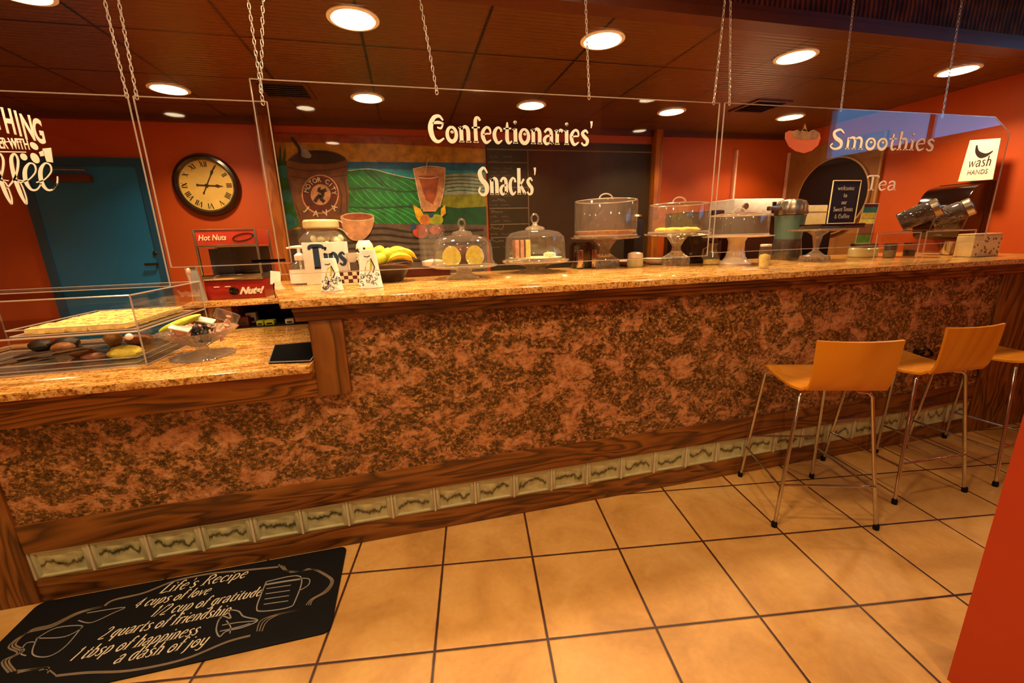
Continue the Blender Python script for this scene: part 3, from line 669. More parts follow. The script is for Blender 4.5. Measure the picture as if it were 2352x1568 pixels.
# ------------------------------------------------------------------ wall clock
cc = at(477, 426, Y=YB); e1 = at(556, 428, Y=YB); e2 = at(477, 356, Y=YB)
cr0 = ((e1-cc).length+(e2-cc).length)/2
ck = thing('wall_clock', 'round wall clock with cream face, roman numerals and dark brown rim', 'clock', (cc.x, YB-.001, cc.z))
RX = Matrix.Rotation(PI/2, 3, 'X')
MB().lathe([(cr0*.80, .0), (cr0*.80, .03), (cr0*.86, .05), (cr0*.94, .045), (cr0, .02), (cr0, 0)], n=64, R=RX, cap=False).build('rim', 'clock_rim', ck)
MB().lathe([(cr0*.83, .0), (cr0*.83, .012)], n=64, R=RX).build('face', 'clock_face', ck)
nm = MB(); num = ['XII', 'I', 'II', 'III', 'IIII', 'V', 'VI', 'VII', 'VIII', 'IX', 'X', 'XI']
for h in range(12):
    a = PI/2-h*PI/6; org = Vector((cr0*.66*math.cos(a), -.013, cr0*.66*math.sin(a)))
    ey = Vector((math.cos(a), 0, math.sin(a))); ex = Vector((math.sin(a), 0, -math.cos(a))); s = cr0*.17
    t = num[h]; wd = {'I': .28, 'V': .75, 'X': .75}; tot = sum(wd[c_] for c_ in t); x = -tot/2
    for c_ in t:
        if c_ == 'I': nm.strip([((x+.14)*s, -.5*s, .16*s), ((x+.14)*s, .5*s, .16*s)], org, ex, ey, NF, .001)
        if c_ == 'V': nm.strip([((x+.08)*s, .5*s, .18*s), ((x+.37)*s, -.5*s, .14*s)], org, ex, ey, NF, .001); nm.strip([((x+.66)*s, .5*s, .07*s), ((x+.37)*s, -.5*s, .07*s)], org, ex, ey, NF, .001)
        if c_ == 'X': nm.strip([((x+.1)*s, .5*s, .18*s), ((x+.64)*s, -.5*s, .18*s)], org, ex, ey, NF, .001); nm.strip([((x+.64)*s, .5*s, .07*s), ((x+.1)*s, -.5*s, .07*s)], org, ex, ey, NF, .001)
        x += wd[c_]
nm.build('roman_numerals', 'ink', ck, smooth=False)
for nme, ang, ln, w_ in (('hour_hand', -3, .48, .03), ('minute_hand', 62, .70, .022)):
    a = math.radians(ang); d = Vector((math.cos(a), 0, math.sin(a)))
    hb = MB(); ex = d; ey = Vector((-d.z, 0, d.x))
    hb.strip([(-.3*cr0, 0, w_*1.2*cr0*2), (-.22*cr0, 0, w_*cr0), (ln*.5*cr0, 0, w_*cr0), (ln*.68*cr0, 0, w_*3.2*cr0), (ln*.8*cr0, 0, w_*cr0), (ln*cr0, 0, w_*.3*cr0)], (0, -.018, 0), ex, ey, NF, .002)
    hb.build(nme, 'ink', ck, smooth=False)
MB().lathe([(.012, .014), (.012, .024)], n=20, R=RX).build('hub', 'ink', ck)

# ------------------------------------------------------------------ mural
YM = YB-.02
mu = thing('wall_mural', 'painted mural of a coffee sack, green fields, a blue sea and a fruit drink', 'mural', (0, YM, 0))
def wp(x, y): p = at(x, y, Y=YM); return Vector((p.x, 0, p.z))
lay = [0]
def mpoly(name, mat, pts, smoothed=False, parent=mu, lv=None, closed=True):
    lay[0] += 1; off = -.0004*lay[0]
    if smoothed: pts = cr_(list(pts)+[pts[0]], 5)[:-1]
    return MB().poly([wp(*p)+Vector((0, off, 0)) for p in pts], NF, .0003).build(name, 'mural_'+mat, parent, smooth=False)
def mlines(name, mat, lines, w_=.008, parent=mu):
    lay[0] += 1; mb = MB()
    for ln in lines:
        q = cr_([(x, y) for x, y in ln], 5) if len(ln) > 2 else ln
        P = [wp(*p) for p in q]; mb.strip([(p.x, p.z, w_) for p in P], (0, -.0004*lay[0], 0), (1, 0, 0), (0, 0, 1), NF, .0003)
    return mb.build(name, 'mural_'+mat, parent, smooth=False)
def q4(x0, x1, yl0, yl1, yr0, yr1): return [(x0, yl0), (x1, yr0), (x1, yr1), (x0, yl1)]
MB().poly([wp(622, 308), wp(1114, 318), wp(1117, 660), wp(690, 690)], NF, .0003).build('canvas', 'mural_sky', mu, smooth=False)
mpoly('red_sky', 'sky_top', [(622, 306), (1114, 318), (1114, 342), (880, 330), (622, 326)])
mpoly('sea', 'sea', q4(640, 1115, 370, 470, 374, 470)); mpoly('shallows', 'sea2', [(640, 388), (800, 386), (950, 390), (1115, 392), (1115, 470), (640, 470)])
mpoly('beach', 'sand', [(1000, 402), (1060, 398), (1115, 396), (1116, 450), (1000, 450)])
mlines('beach_lines', 'grass2', [[(1015+i*3, 408+i*8), (1060, 405+i*8), (1113, 409+i*8)] for i in range(5)], .007)
mpoly('olive_meadow', 'olive', [(1000, 448), (1116, 445), (1117, 480), (1000, 480)]); mpoly('dark_meadow', 'grass2', [(1000, 470), (1050, 478), (1117, 474), (1118, 516), (1000, 516)])
mpoly('hill', 'grass', [(640, 400), (800, 392), (850, 388), (900, 400), (940, 410), (985, 408), (1010, 430), (1010, 520), (800, 520), (640, 520)])
mlines('crop_rows', 'ridge', [[(800+i*22, 400+i*2), (822+i*22, 422), (850+i*22, 440)] for i in range(7)]+[[(800+i*17, 436+(i % 2)*2), (815+i*17, 455), (840+i*17, 474)] for i in range(10)]+[[(790+i*18, 478), (820+i*18, 492), (850+i*18, 514)] for i in range(9)], .008)
mlines('hill_contour', 'outline', [[(800, 392), (850, 388), (900, 400), (950, 410), (990, 408)]], .006)
mlines('field_shadow', 'grass2', [[(800, 434), (860, 432), (920, 440), (980, 438)], [(790, 474), (860, 478), (930, 474), (1000, 478)], [(838, 392), (860, 410), (880, 428)], [(850, 392), (872, 410), (892, 432)]], .016)
mpoly('ground', 'ground', [(655, 530), (800, 512), (1118, 516), (1119, 660), (690, 690)])
mlines('ground_furrows', 'ground_d', [[(800, 530+i*14), (880, 524+i*15), (960, 534+i*13), (1110, 528+i*14)] for i in range(6)], .022)
mpoly('palm', 'palm', [(636, 375), (630, 335), (640, 372), (644, 328), (648, 372), (656, 335), (657, 378), (662, 392), (640, 392)])
for i in range(5): mpoly('green_pot', 'grass' if i % 2 else 'teal', [(636+i*4, 382+i*28), (655+i*3, 380+i*28), (664+i*4, 392+i*28), (668+i*3, 408+i*28), (648+i*3, 414+i*28), (640+i*4, 402+i*28)], True)
mpoly('coffee_sack', 'sack', [(658, 372), (680, 352), (720, 345), (770, 350), (797, 368), (797, 400), (802, 440), (800, 480), (803, 520), (760, 534), (700, 530), (684, 500), (668, 440), (660, 400)], True)
mpoly('coffee_beans', 'bean', [(662, 368), (690, 352), (730, 346), (770, 352), (794, 366), (760, 376), (700, 376)], True)
mlines('sack_folds', 'sack_d', [[(661, 384), (700, 392), (760, 390), (797, 382)], [(665, 404), (700, 410), (750, 408), (798, 402)], [(775, 420), (785, 450), (782, 490)], [(790, 410), (797, 450), (796, 500)], [(680, 470), (690, 500), (700, 522)]], .008)
def ring(cx, cy, rx, ry, n=36): return [(cx+rx*math.cos(2*PI*k/n), cy+ry*math.sin(2*PI*k/n)) for k in range(n)]
mpoly('logo_rim', 'logo_l', ring(736, 446, 43, 45)); mpoly('logo_ring', 'logo', ring(736, 446, 40, 42)); mpoly('logo_disc', 'peach', ring(737, 447, 23, 24))
mlines('logo_figure', 'bean', [[(730, 436), (742, 444), (738, 456), (746, 464)], [(736, 448), (728, 456), (724, 464)], [(740, 440), (750, 436)], [(733, 431), (735, 434)]], .03)
lm = MB(); lay[0] += 1
def ringtext(txt, a0, a1, r, size, top=True):
    for i, ch in enumerate(txt):
        if ch == ' ': continue
        a = math.radians(a0+(a1-a0)*i/(len(txt)-1)); org = wp(736+r*math.cos(a), 446-r*1.04*math.sin(a)); org.y = -.0004*lay[0]-.001
        ey = Vector((math.cos(a), 0, math.sin(a)))*(1 if top else -1); ex = Vector((ey.z, 0, -ey.x))
        o = fontmesh(ch, size, 'logo_letter', 'mural_outline', mu, org, ex, ey, .9, .001, align='CENTER', th=.0003); yield o
lets = list(ringtext('MOTOR CITY', 165, 5, 27, .055)) + list(ringtext('JAVA', 228, 318, 50, .075, False))
# merge the ring letters into one painted inscription
bmj = bmesh.new()
for o in lets: bmj.from_mesh(o.data)
mej = bpy.data.meshes.new('logo_lettering'); bmj.to_mesh(mej); bmj.free(); mej.materials.append(MATS['mural_outline'])
for o in lets: bpy.data.objects.remove(o)
jo = bpy.data.objects.new('logo_lettering', mej); COL.objects.link(jo); jo.parent = mu
mpoly('scoop_bowl', 'scoop', [(684, 338), (694, 334), (706, 344), (716, 358), (708, 364), (692, 358)], True); mlines('scoop_handle', 'bean', [[(670, 316), (680, 330), (688, 342), (690, 366)]], .022)
mpoly('drink_glass', 'peach', [(949, 388), (985, 384), (1022, 386), (1020, 420), (1012, 470), (1000, 486), (972, 486), (960, 450)]); mpoly('drink', 'shake', [(960, 404), (1008, 404), (1002, 450), (994, 470), (978, 460)])
mlines('drink_outline', 'outline', [[(949, 388), (985, 382), (1022, 386)], [(1022, 386), (1020, 430), (1010, 476)], [(949, 388), (958, 430), (968, 480)], [(960, 408), (985, 410), (1008, 406)], [(976, 400), (980, 378), (984, 366)]], .007)
for nme, m_, pts in [('painted_banana', 'fruit_y', [(948, 470), (966, 480), (976, 500), (968, 516), (956, 500)]), ('painted_citrus', 'fruit_o', ring(978, 505, 14, 13, 16)), ('painted_lime', 'fruit_g', ring(1002, 505, 16, 13, 16)), ('painted_melon', 'fruit_r', ring(966, 532, 18, 15, 16)), ('painted_berry', 'fruit_b', ring(990, 494, 6, 6, 12)), ('painted_berry', 'fruit_b', ring(950, 520, 7, 8, 12)), ('painted_peach', 'fruit_r', ring(1000, 528, 14, 10, 16)), ('painted_leaf', 'fruit_y', [(1012, 480), (1022, 470), (1024, 490), (1012, 500)])]: mpoly(nme, m_, pts)
mpoly('painted_cup', 'peach', [(782, 496), (800, 490), (830, 490), (858, 496), (858, 515), (850, 535), (835, 550), (812, 552), (796, 540), (786, 520)], True); mpoly('cup_coffee', 'shake', ring(822, 498, 33, 7)); mlines('cup_handle', 'outline', [[(788, 512), (776, 506), (764, 514), (770, 522), (784, 526), (800, 538)]], .012); mlines('cup_outline', 'outline', [ring(822, 498, 37, 9)], .006)

# ------------------------------------------------------------------ chalkboard menu
YK = YB-.012
def kp(x, y): p = at(x, y, Y=YK-.004); return p
mbd = thing('menu_board', 'large dark chalkboard menu with ruled columns of faint chalk writing beside the mural', 'menu board', (0, YK, 0))
p0, p1 = kp(1116, 322), kp(1502, 322); zb = kp(1300, 640).z; zt = p0.z
MB().b2(p0.x, p1.x, -.002, .010, zb, zt).build('board', 'chalkboard', mbd, smooth=False)
fr = MB(); zl = kp(1300, 346).z
fr.b2(p0.x, p1.x, -.005, -.002, zl-.006, zl+.006); xs = kp(1213, 400).x; fr.b2(xs-.004, xs+.004, -.004, -.002, zb, zl)
for y in (373, 430, 478, 515, 545): z = kp(1160, y).z; fr.b2(p0.x+.01, xs, -.004, -.002, z-.004, z+.004)
fr.build('ruled_lines', 'chalk_dim', mbd, smooth=False)
ctext = MB()
rnd = random.Random(3)
for (y, s, n) in [(362, .03, 9), (372, .02, 12), (388, .02, 12), (396, .02, 11), (405, .02, 12), (414, .02, 10), (424, .02, 12), (442, .034, 6), (452, .02, 13), (463, .034, 7), (472, .018, 13), (490, .04, 5), (500, .022, 11), (510, .02, 12), (528, .05, 5), (540, .024, 10), (556, .04, 6), (570, .02, 12)]:
    x = 1122+rnd.random()*10; o = kp(x, y); o = Vector((o.x, -.003, o.z))
    # faint loops of chalk, too small to read in the photo
    for wd_ in range(2 if n > 8 else 1):
        L_ = s*n*(.34 if n > 8 else .6); x0_ = wd_*(L_+.04); k_ = int(L_/s*2.4)+3
        ctext.strip(cr_([(x0_+L_*q_/k_, s*rnd.uniform(0, .35 if q_ % 2 else 1.0), s*.12) for q_ in range(k_+1)], 3), o, (1, 0, 0), (0, 0, 1), NF, .0005)
ctext.build('chalk_writing', 'chalk_dim', mbd, smooth=False)

# ------------------------------------------------------------------ tan panel and round board on the right wall
tb = thing('wall_panel', 'tan panel on the right wall in the far corner, behind the round black board', 'panel', (XR, 0, 0))
MB().b2(-.016, -.001, 3.19, 4.235, .95, 2.265).build('board', 'tan_board', tb, smooth=False)
MB().b2(-.03, -.016, 4.205, 4.235, .95, 2.265).build('edge_strip', 'white_vinyl_pink', tb, smooth=False)
MB().b2(-.03, -.016, 3.19, 3.21, .95, 2.265).build('edge_strip', 'kraft', tb, smooth=False)
RY = Matrix.Rotation(-PI/2, 3, 'Y'); r = .372
dsk = thing('round_chalkboard', 'large round black chalkboard hung on the tan panel', 'chalkboard', (XR-.017, 3.637, 1.735))
MB().lathe([(r, 0), (r, .02)], n=64, R=RY).build('board', 'chalkboard_black', dsk)
MB().lathe([(r, 0), (r+.014, .004), (r+.014, .022), (r, .025)], n=64, R=RY, cap=False).build('rim', 'kraft', dsk)

# ------------------------------------------------------------------ floor mat
ZM = .006
ma = [at(0, 1470, Z=0), at(92, 1382, Z=0), at(795, 1255, Z=0), at(765, 1440, Z=0)]
mx0, mx1, my0, my1 = -1.60, -.400, 1.385, D-.01
fm = thing('floor_mat', "black mat printed with Life's Recipe in script, lying along the counter foot", 'mat', (mx0, my0, 0))
pts = []
for cx_, cy_, a0 in ((mx1-mx0-.03, .03, -90), (mx1-mx0-.03, my1-my0-.03, 0), (.03, my1-my0-.03, 90), (.03, .03, 180)):
    for k in range(6): a = math.radians(a0+k*18); pts.append((cx_+.03*math.cos(a), cy_+.03*math.sin(a), .001))
MB().poly(pts, (0, 0, 1), ZM).build('mat_body', 'black_rubber', fm, bevel=.001)
zt = ZM+.0012
def m2(px, py): p = at(px, py, Z=ZM); return Vector((p.x-mx0, p.y-my0, zt))
lt = MB()
for txt, l, r_, cap in [("Life's Recipe", (362, 1364), (562, 1328), .055), ("4 cups of love", (303, 1398), (476, 1367), .05), ("1/2 cup of gratitude", (342, 1418), (596, 1372), .052), ("2 quarts of friendship", (222, 1470), (520, 1418), .052), ("1 tbsp of happiness", (155, 1520), (450, 1458), .052), ("a dash of joy", (256, 1526), (468, 1486), .052)]:
    a, b_ = m2(*l), m2(*r_); ex = Vector((b_.x-a.x, (b_.y-a.y)*.3, 0)); letter(lt, txt, a, ex, Vector((0, 1, 0)), (0, 0, 1), cap, ex.length, .3, th=.0006, wk=.85)
lt.build('recipe_lettering', 'chalk', fm, smooth=False)
dr_ = MB()
def mline(mb, pts, w_=.005, off=0):
    q = cr_(pts, 6); P = [m2(*p) for p in q]; mb.strip([(p.x, p.y+off, w_) for p in P], (0, 0, zt), (1, 0, 0), (0, 1, 0), (0, 0, 1), .0006)
for k in range(3):
    mline(dr_, [(20+k*8, 1545-k*2), (5+k*8, 1520-k*2), (40+k*8, 1500-k*3), (20+k*8, 1485-k*3), (60+k*6, 1455-k*4), (120, 1440-k*3), (180, 1410-k*2), (240, 1392)], .005)
    mline(dr_, [(640+k*6, 1296+k*2), (655+k*5, 1310+k*2), (690, 1312), (712+k*6, 1306+k), (740+k*7, 1318+k*2), (760+k*3, 1335), (745+k*4, 1358), (715+k*3, 1376), (703+k*5, 1390)], .004)
    mline(dr_, [(130-k*20, 1552-k*6), (100+k*6, 1535-k), (40, 1546-k*3)], .004)
    mline(dr_, [(590+k*6, 1450), (600+k*6, 1425+k*2), (640, 1410+k), (690, 1400)], .004)
mline(dr_, [(240, 1392), (262, 1378), (330, 1362), (400, 1335), (480, 1318), (560, 1310), (640, 1302)], .010); mline(dr_, [(130, 1552), (200, 1545), (300, 1540), (420, 1515), (520, 1475), (575, 1460)], .009)
dr_.build('scroll_border', 'chalk_dim', fm, smooth=False)
d2 = MB()
mline(d2, [(612, 1336), (690, 1324), (678, 1380), (660, 1396), (600, 1404), (590, 1395), (600, 1365), (612, 1336)], .005)
mline(d2, [(610, 1343), (650, 1336), (690, 1330)], .009); mline(d2, [(690, 1328), (710, 1330), (708, 1344), (685, 1358)], .004)
for i in range(4): mline(d2, [(612-i*2, 1352+i*12), (640-i*2, 1348+i*12), (668-i*2, 1344+i*12)], .004)
mline(d2, [(85, 1466), (130, 1442), (190, 1438), (150, 1462), (90, 1466)], .004); mline(d2, [(190, 1438), (150, 1485), (110, 1508), (75, 1502), (85, 1466)], .004); mline(d2, [(84, 1474), (60, 1478), (48, 1500), (60, 1506)], .004)
mline(d2, [(180, 1425), (210, 1430), (260, 1408), (285, 1395), (200, 1408)], .004)
d2.build('cup_drawings', 'chalk_grey', fm, smooth=False)
d3 = MB()
mline(d3, [(500, 1430), (510, 1415), (530, 1420), (525, 1402), (548, 1404), (560, 1416), (592, 1425), (560, 1440), (520, 1450), (505, 1462), (497, 1448), (500, 1430)], .005); mline(d3, [(510, 1436), (545, 1430), (590, 1426)], .004); mline(d3, [(505, 1450), (540, 1442), (575, 1432)], .004); mline(d3, [(520, 1425), (530, 1440), (528, 1455)], .004)
d3.build('cake_drawing', 'chalk_grey', fm, smooth=False)

# ------------------------------------------------------------------ bar stools
def make_stool(label, loc, rz):
    t = thing('bar_stool', label, 'bar stool', loc, rz, 'plywood bar stools at the counter')
    def sheet(prof, hw, mat, name):
        mb = MB(); nx = 12; n = len(prof); th = .011; vs = []
        nr = []
        for i in range(n):
            a, b_ = prof[max(i-1, 0)], prof[min(i+1, n-1)]; dy, dz = b_[0]-a[0], b_[1]-a[1]; l = math.hypot(dy, dz); nr.append((-dz/l, dy/l))
        for side in (0, 1):
            for i, (y, z, h, dish) in enumerate(prof):
                for k in range(nx+1):
                    u = -1+2*k/nx; d = dish*(u*u)
                    yy, zz = y-nr[i][0]*th*side+nr[i][0]*d, z-nr[i][1]*th*side+nr[i][1]*d
                    vs.append((u*h*hw, yy, zz))
        m_ = nx+1; o = n*m_; fs = []
        for i in range(n-1):
            for k in range(nx):
                fs.append((i*m_+k, i*m_+k+1, (i+1)*m_+k+1, (i+1)*m_+k)); fs.append((o+i*m_+k, o+(i+1)*m_+k, o+(i+1)*m_+k+1, o+i*m_+k+1))
        for i in range(n-1): fs += [(i*m_, (i+1)*m_, o+(i+1)*m_, o+i*m_), (i*m_+nx, o+i*m_+nx, o+(i+1)*m_+nx, (i+1)*m_+nx)]
        for k in range(nx): fs += [(k, o+k, o+k+1, k+1), ((n-1)*m_+k, (n-1)*m_+k+1, o+(n-1)*m_+k+1, o+(n-1)*m_+k)]
        return mb.add(vs, fs).build(name, mat, t)
    P = cr_([(-.200, .712, .98, 0), (-.165, .690, 1, .0), (-.06, .682, 1, .003), (.07, .688, .99, .003), (.165, .698, .97, 0), (.195, .690, .95, 0)], 5)
    sheet(P[::-1], .170, 'plywood', 'seat')
    P = cr_([(-.200, .712, .98, 0), (-.222, .748, .98, .004), (-.243, .84, 1.0, .012), (-.258, .945, 1.02, .022)], 6)
    sheet(P[::-1], .172, 'plywood', 'backrest')
    for sx in (-1, 1):
        MB().tube([(sx*.105, -.13, .674), (sx*.145, -.145, .672), (sx*.160, -.152, .655), (sx*.232, -.222, .018)], .0085, 12).build('leg', 'chrome', t)
        MB().tube([(sx*.105, .15, .682), (sx*.142, .165, .680), (sx*.158, .172, .664), (sx*.200, .222, .018)], .0085, 12).build('leg', 'chrome', t)
        MB().lathe([(.011, 0), (.013, .004), (.013, .022), (.010, .03)], (sx*.234, -.2235, 0), 16).build('rubber_foot', 'black_rubber', t)
        MB().lathe([(.011, 0), (.013, .004), (.013, .022), (.010, .03)], (sx*.201, .223, 0), 16).build('rubber_foot', 'black_rubber', t)
        MB().tube([(sx*.105, -.13, .674), (sx*.105, .15, .682)], .007, 8).build('seat_frame', 'chrome', t)
        MB().tube([(sx*.212, -.208, .20), (sx*.194, .212, .20)], .006, 8).build('side_rail', 'chrome', t)
    MB().tube([(-.208, -.206, .22), (.208, -.206, .22)], .006, 8).build('foot_rail', 'chrome', t)
    MB().tube([(-.192, .208, .27), (.192, .208, .27)], .006, 8).build('foot_rail', 'chrome', t)
    MB().tube([(-.105, 0, .676), (.105, 0, .676)], .007, 8).build('seat_frame', 'chrome', t)
    return t
st1 = make_stool('orange plywood bar stool nearest the photographer, turned slightly', (1.93, 1.557, 0), -.321)
dup(st1, (2.62, 1.605, 0), -.05, 'middle one of the three orange plywood bar stools')
dup(st1, (3.28, 1.60, 0), math.radians(4), 'orange plywood bar stool furthest right, partly hidden by the orange partition')
pk = at(2136, 806, Y=D-.045)
hk = MB(); hk.tube([(pk.x-.055+.05*math.cos(a), D-.05+.02*math.sin(a*2), pk.z+.03*math.sin(a)) for a in [2*PI*k/24 for k in range(24)]], .008, 8, True)
hk.box((pk.x-.05, D-.02, pk.z-.02), (.03, .044, .05))
tag(hk.build('purse_hook', 'black_gloss'), 'small black ring hook on the counter front behind the middle stool', 'hook')

# ------------------------------------------------------------------ helpers for things on the bar
ZS = 1.2005
def S(px, py, z=ZS, ymax=2.72, ymin=1.9):
    p = at(px, py, Z=z)
    if p.y > ymax: p = at(px, 500, Y=ymax)
    if p.y < ymin: p = at(px, 500, Y=ymin)
    return (p.x, p.y, z)
def topz(px, py, y): return at(px, py, Y=y).z
def handle_arch(r, z, h, w_=.004):
    return [(r*math.cos(a), 0, z+h*math.sin(a)) for a in [PI*k/14 for k in range(15)]]

# hand sanitiser
p = S(697, 652); t = thing('sanitizer_bottle', 'clear pump bottle of hand sanitizer with white label at the left end of the bar', 'bottle', p)
MB().lathe([(.054, 0), (.060, .006), (.060, .085), (.052, .105), (.026, .122), (.02, .13)], n=32, ey=.7).build('bottle', 'thin_glass', t)
MB().lathe([(.0608, .008), (.0608, .080)], n=32, ey=.71, cap=False).build('label', 'white', t)
MB().lathe([(.024, .128), (.026, .132), (.026, .155), (.014, .165), (.008, .168), (.008, .195)], n=24).build('pump_collar', 'white', t)
MB().tube([(.025, 0, .198), (0, 0, .199), (-.03, 0, .199), (-.058, 0, .194)], [.009, .010, .007, .005], 10).build('pump_nozzle', 'white', t)
MB().lathe([(.012, .02), (.006, .03), (.006, .128)], n=12).build('dip_tube', 'white', t)
# tips box
p = S(738, 640, ymax=2.44); t = thing('tips_box', 'white box lettered Tips with a cup picture, behind the tapered cards', 'tip box', p)
zt = topz(738, 556, p[1])-ZS
MB().b2(-.115, .10, 0, .10, 0, zt).build('box', 'white', t, bevel=.003)
mb = MB(); letter(mb, 'T', (-.085, -.0015, zt*.38), (1, 0, 0), (0, 0, 1), NF, .12, sx=1.0, th=.001, wk=1.9); letter(mb, 'ips', (-.015, -.0015, zt*.45), (1, 0, 0), (0, 0, 1), NF, .105, sx=.9, th=.001, wk=1.6)
mb.build('tips_lettering', 'tips_blue', t, smooth=False)
MB().lathe([(.018, 0), (.026, .02), (.03, .05), (.028, .05)], (.125, .01, zt*.50), 20, cap=False).build('cup_cutout', 'white', t)
MB().tube([(.150, .01, zt*.5+.012), (.172, .01, zt*.5+.02), (.174, .01, zt*.5+.04), (.152, .01, zt*.5+.045)], .005).build('cup_cutout_handle', 'white', t)
# jar behind
p = S(735, 636, ymax=2.74); zt = topz(735, 505, p[1])-ZS
t = thing('cookie_jar', 'wide glass jar of yellow sweets standing behind the tips box', 'jar', p)
MB().lathe([(.10, 0), (.125, .02), (.135, zt*.5), (.13, zt*.68), (.10, zt*.78), (.085, zt*.82), (.085, zt*.86)], n=40).build('jar', 'thin_glass', t)
MB().lathe([(.092, zt*.86), (.098, zt*.88), (.098, zt*.97), (.09, zt)], n=40, flute=.015, nf=24).build('lid', 'cream_metal', t)
mb = MB(); rnd = random.Random(5)
for k in range(70): a = rnd.random()*6.28; r = .108*rnd.random()**.5; mb.sphere((r*math.cos(a), r*math.sin(a), .03+rnd.random()*zt*.62), .022, (1, .7, .8), 8, 6, Matrix.Rotation(rnd.random()*3, 3, 'Y'))
o = mb.build('sweets', 'food_cream', t); o['kind'] = 'stuff'
# tapered printed cards
def taper_card(px, py, ptop, wpx, label, big):
    p = S(px, py); zt = topz(px, ptop, p[1])-ZS; w_ = (at(px+wpx/2, py, Y=p[1])-at(px-wpx/2, py, Y=p[1])).length
    t = thing('printed_cup', label, 'paper cup', p, 0, 'upturned printed paper cups')
    r = w_/2
    MB().lathe([(r*1.04, 0), (r*1.06, .004), (r, .010), (r*.66, zt-.004), (r*.62, zt)], n=32).build('cup', 'white', t)
    mb = MB(); rnd = random.Random(int(px))
    def on(u, z, off=.0008):
        rr = r*(1.0+(.66-1.0)*(z-.01)/(zt-.014))+off; a = -PI/2+u; return Vector((rr*math.cos(a), rr*math.sin(a), z))
    for k in range(26):
        u, z = rnd.uniform(-1.2, 1.2), rnd.uniform(.014, zt*.42); rad = rnd.uniform(.006, .013); a0 = rnd.random()*6
        mb.tube([on(u+rad*math.cos(a0+q*.7)*(1-q/9)/r, z+rad*math.sin(a0+q*.7)*(1-q/9)) for q in range(7)], .0011, 4)
    mb.build('scroll_print', 'black_matte', t, smooth=False)
    mb = MB(); u0 = 0.05
    mb.add([on(u0-.45, zt*.45, .0012), on(u0+.2, zt*.47, .0014), on(u0+.42, zt*.62, .0014), on(u0+.3, zt*.75, .0012), on(u0-.1, zt*.72, .0014), on(u0-.4, zt*.55, .0012)], [(0, 1, 2, 3, 4, 5)])
    mb.build('green_leaf_print', 'food_lime', t, smooth=False)
    mb = MB(); mb.tube([on(u0+.35, zt*.42), on(u0+.6, zt*.55), on(u0+.3, zt*.78)], .003, 5).tube([on(-.4, zt*.84), on(0, zt*.82), on(.3, zt*.85)], .002, 4); mb.build('stem_print', 'dark_metal', t, smooth=False)
    return t
taper_card(764, 667, 593, 50, 'shorter upturned paper cup with black scroll print, beside the sanitizer', 0)
taper_card(853, 660, 573, 54, 'taller upturned paper cup with black scroll print, in front of the fruit basket', 1)
# tall patterned cup behind
p = S(830, 640, ymax=2.62); zt = topz(828, 552, p[1])-ZS
t = thing('patterned_tumbler', 'white tumbler with dark floral print standing behind the taller printed cup', 'tumbler', p)
MB().lathe([(.034, 0), (.04, .01), (.05, zt*.8), (.045, zt*.9), (.03, zt), (.0, zt)], n=28).build('cup', 'white', t)
mb = MB(); rnd = random.Random(9)
for k in range(22):
    a = -PI/2+rnd.uniform(-1.3, 1.3); z = rnd.uniform(.02, zt*.85); r = .0345+.016*z/(zt*.8)+.0015; mb.sphere((r*math.cos(a), r*math.sin(a), z), .007, (1, .5, 1.3), 6, 4)
mb.build('floral_print', 'ink', t)
# checked napkin holder
p = S(795, 646, ymax=2.29); t = thing('napkin_holder', 'low dark red checked box between the two printed cups', 'napkin holder', p)
MB().b2(-.09, .085, 0, .10, .012, .07).build('box', 'maroon', t, bevel=.003)
mb = MB()
for i in range(8):
    for j in range(3):
        if (i+j) % 2 == 0: mb.b2(-.088+i*.0215, -.0665+i*.0215, -.0012, 0, .014+j*.018, .032+j*.018)
mb.build('check_pattern', 'chalk', t, smooth=False); MB().b2(-.10, .095, -.02, .11, 0, .012).build('tray', 'cream_metal', t, bevel=.002)
# fruit basket
p = S(898, 646, ymax=2.5); k_ = 1.0
w_ = (at(950, 600, Y=p[1])-at(850, 600, Y=p[1])).length/2
t = thing('fruit_basket', 'dark woven bowl with copper rim holding bananas and limes', 'bowl', p)
MB().lathe([(w_*.5, 0), (w_*.56, .004), (w_*.8, .05), (w_*.98, .088), (w_*.92, .088), (w_*.74, .05), (w_*.5, .012), (0.001, .012)], n=40, flute=.012, nf=40).build('bowl', 'dark_brown', t)
MB().tube([(w_*.98*math.cos(a), w_*.98*math.sin(a), .09+.006*math.sin(3*a)) for a in [2*PI*k/40 for k in range(40)]], .006, 8, True).build('rim', 'ceiling_wood', t)
def banana(loc, rz, ry, label, s=1):
    mb = MB(); pts = [(s*.085*math.sin(a), 0, s*(.085*math.cos(a)-.07)) for a in [(-1.05+2.1*k/12) for k in range(13)]]
    rr = [s*r for r in (.004, .006, .013, .017, .019, .0195, .02, .0195, .019, .017, .013, .006, .003)]
    t = thing('banana', label, 'banana', loc); t.rotation_euler = (ry, .0, rz)
    mb.tube(pts, rr, 8).build('peel', 'food_banana', t); MB().tube([pts[0], (pts[0][0]-.015*s, 0, pts[0][2]-.02*s)], .004*s, 6).build('stalk', 'food_crust_d', t)
    return t
bx = Vector(p)
banana(bx+Vector((.06, -.05, .125)), .3, .5, 'yellow banana on the right of the fruit basket, lowest')
banana(bx+Vector((.075, .0, .145)), -.2, .2, 'yellow banana lying on top at the right of the basket')
banana(bx+Vector((.05, .04, .155)), .5, -.2, 'yellow banana at the back right of the basket')
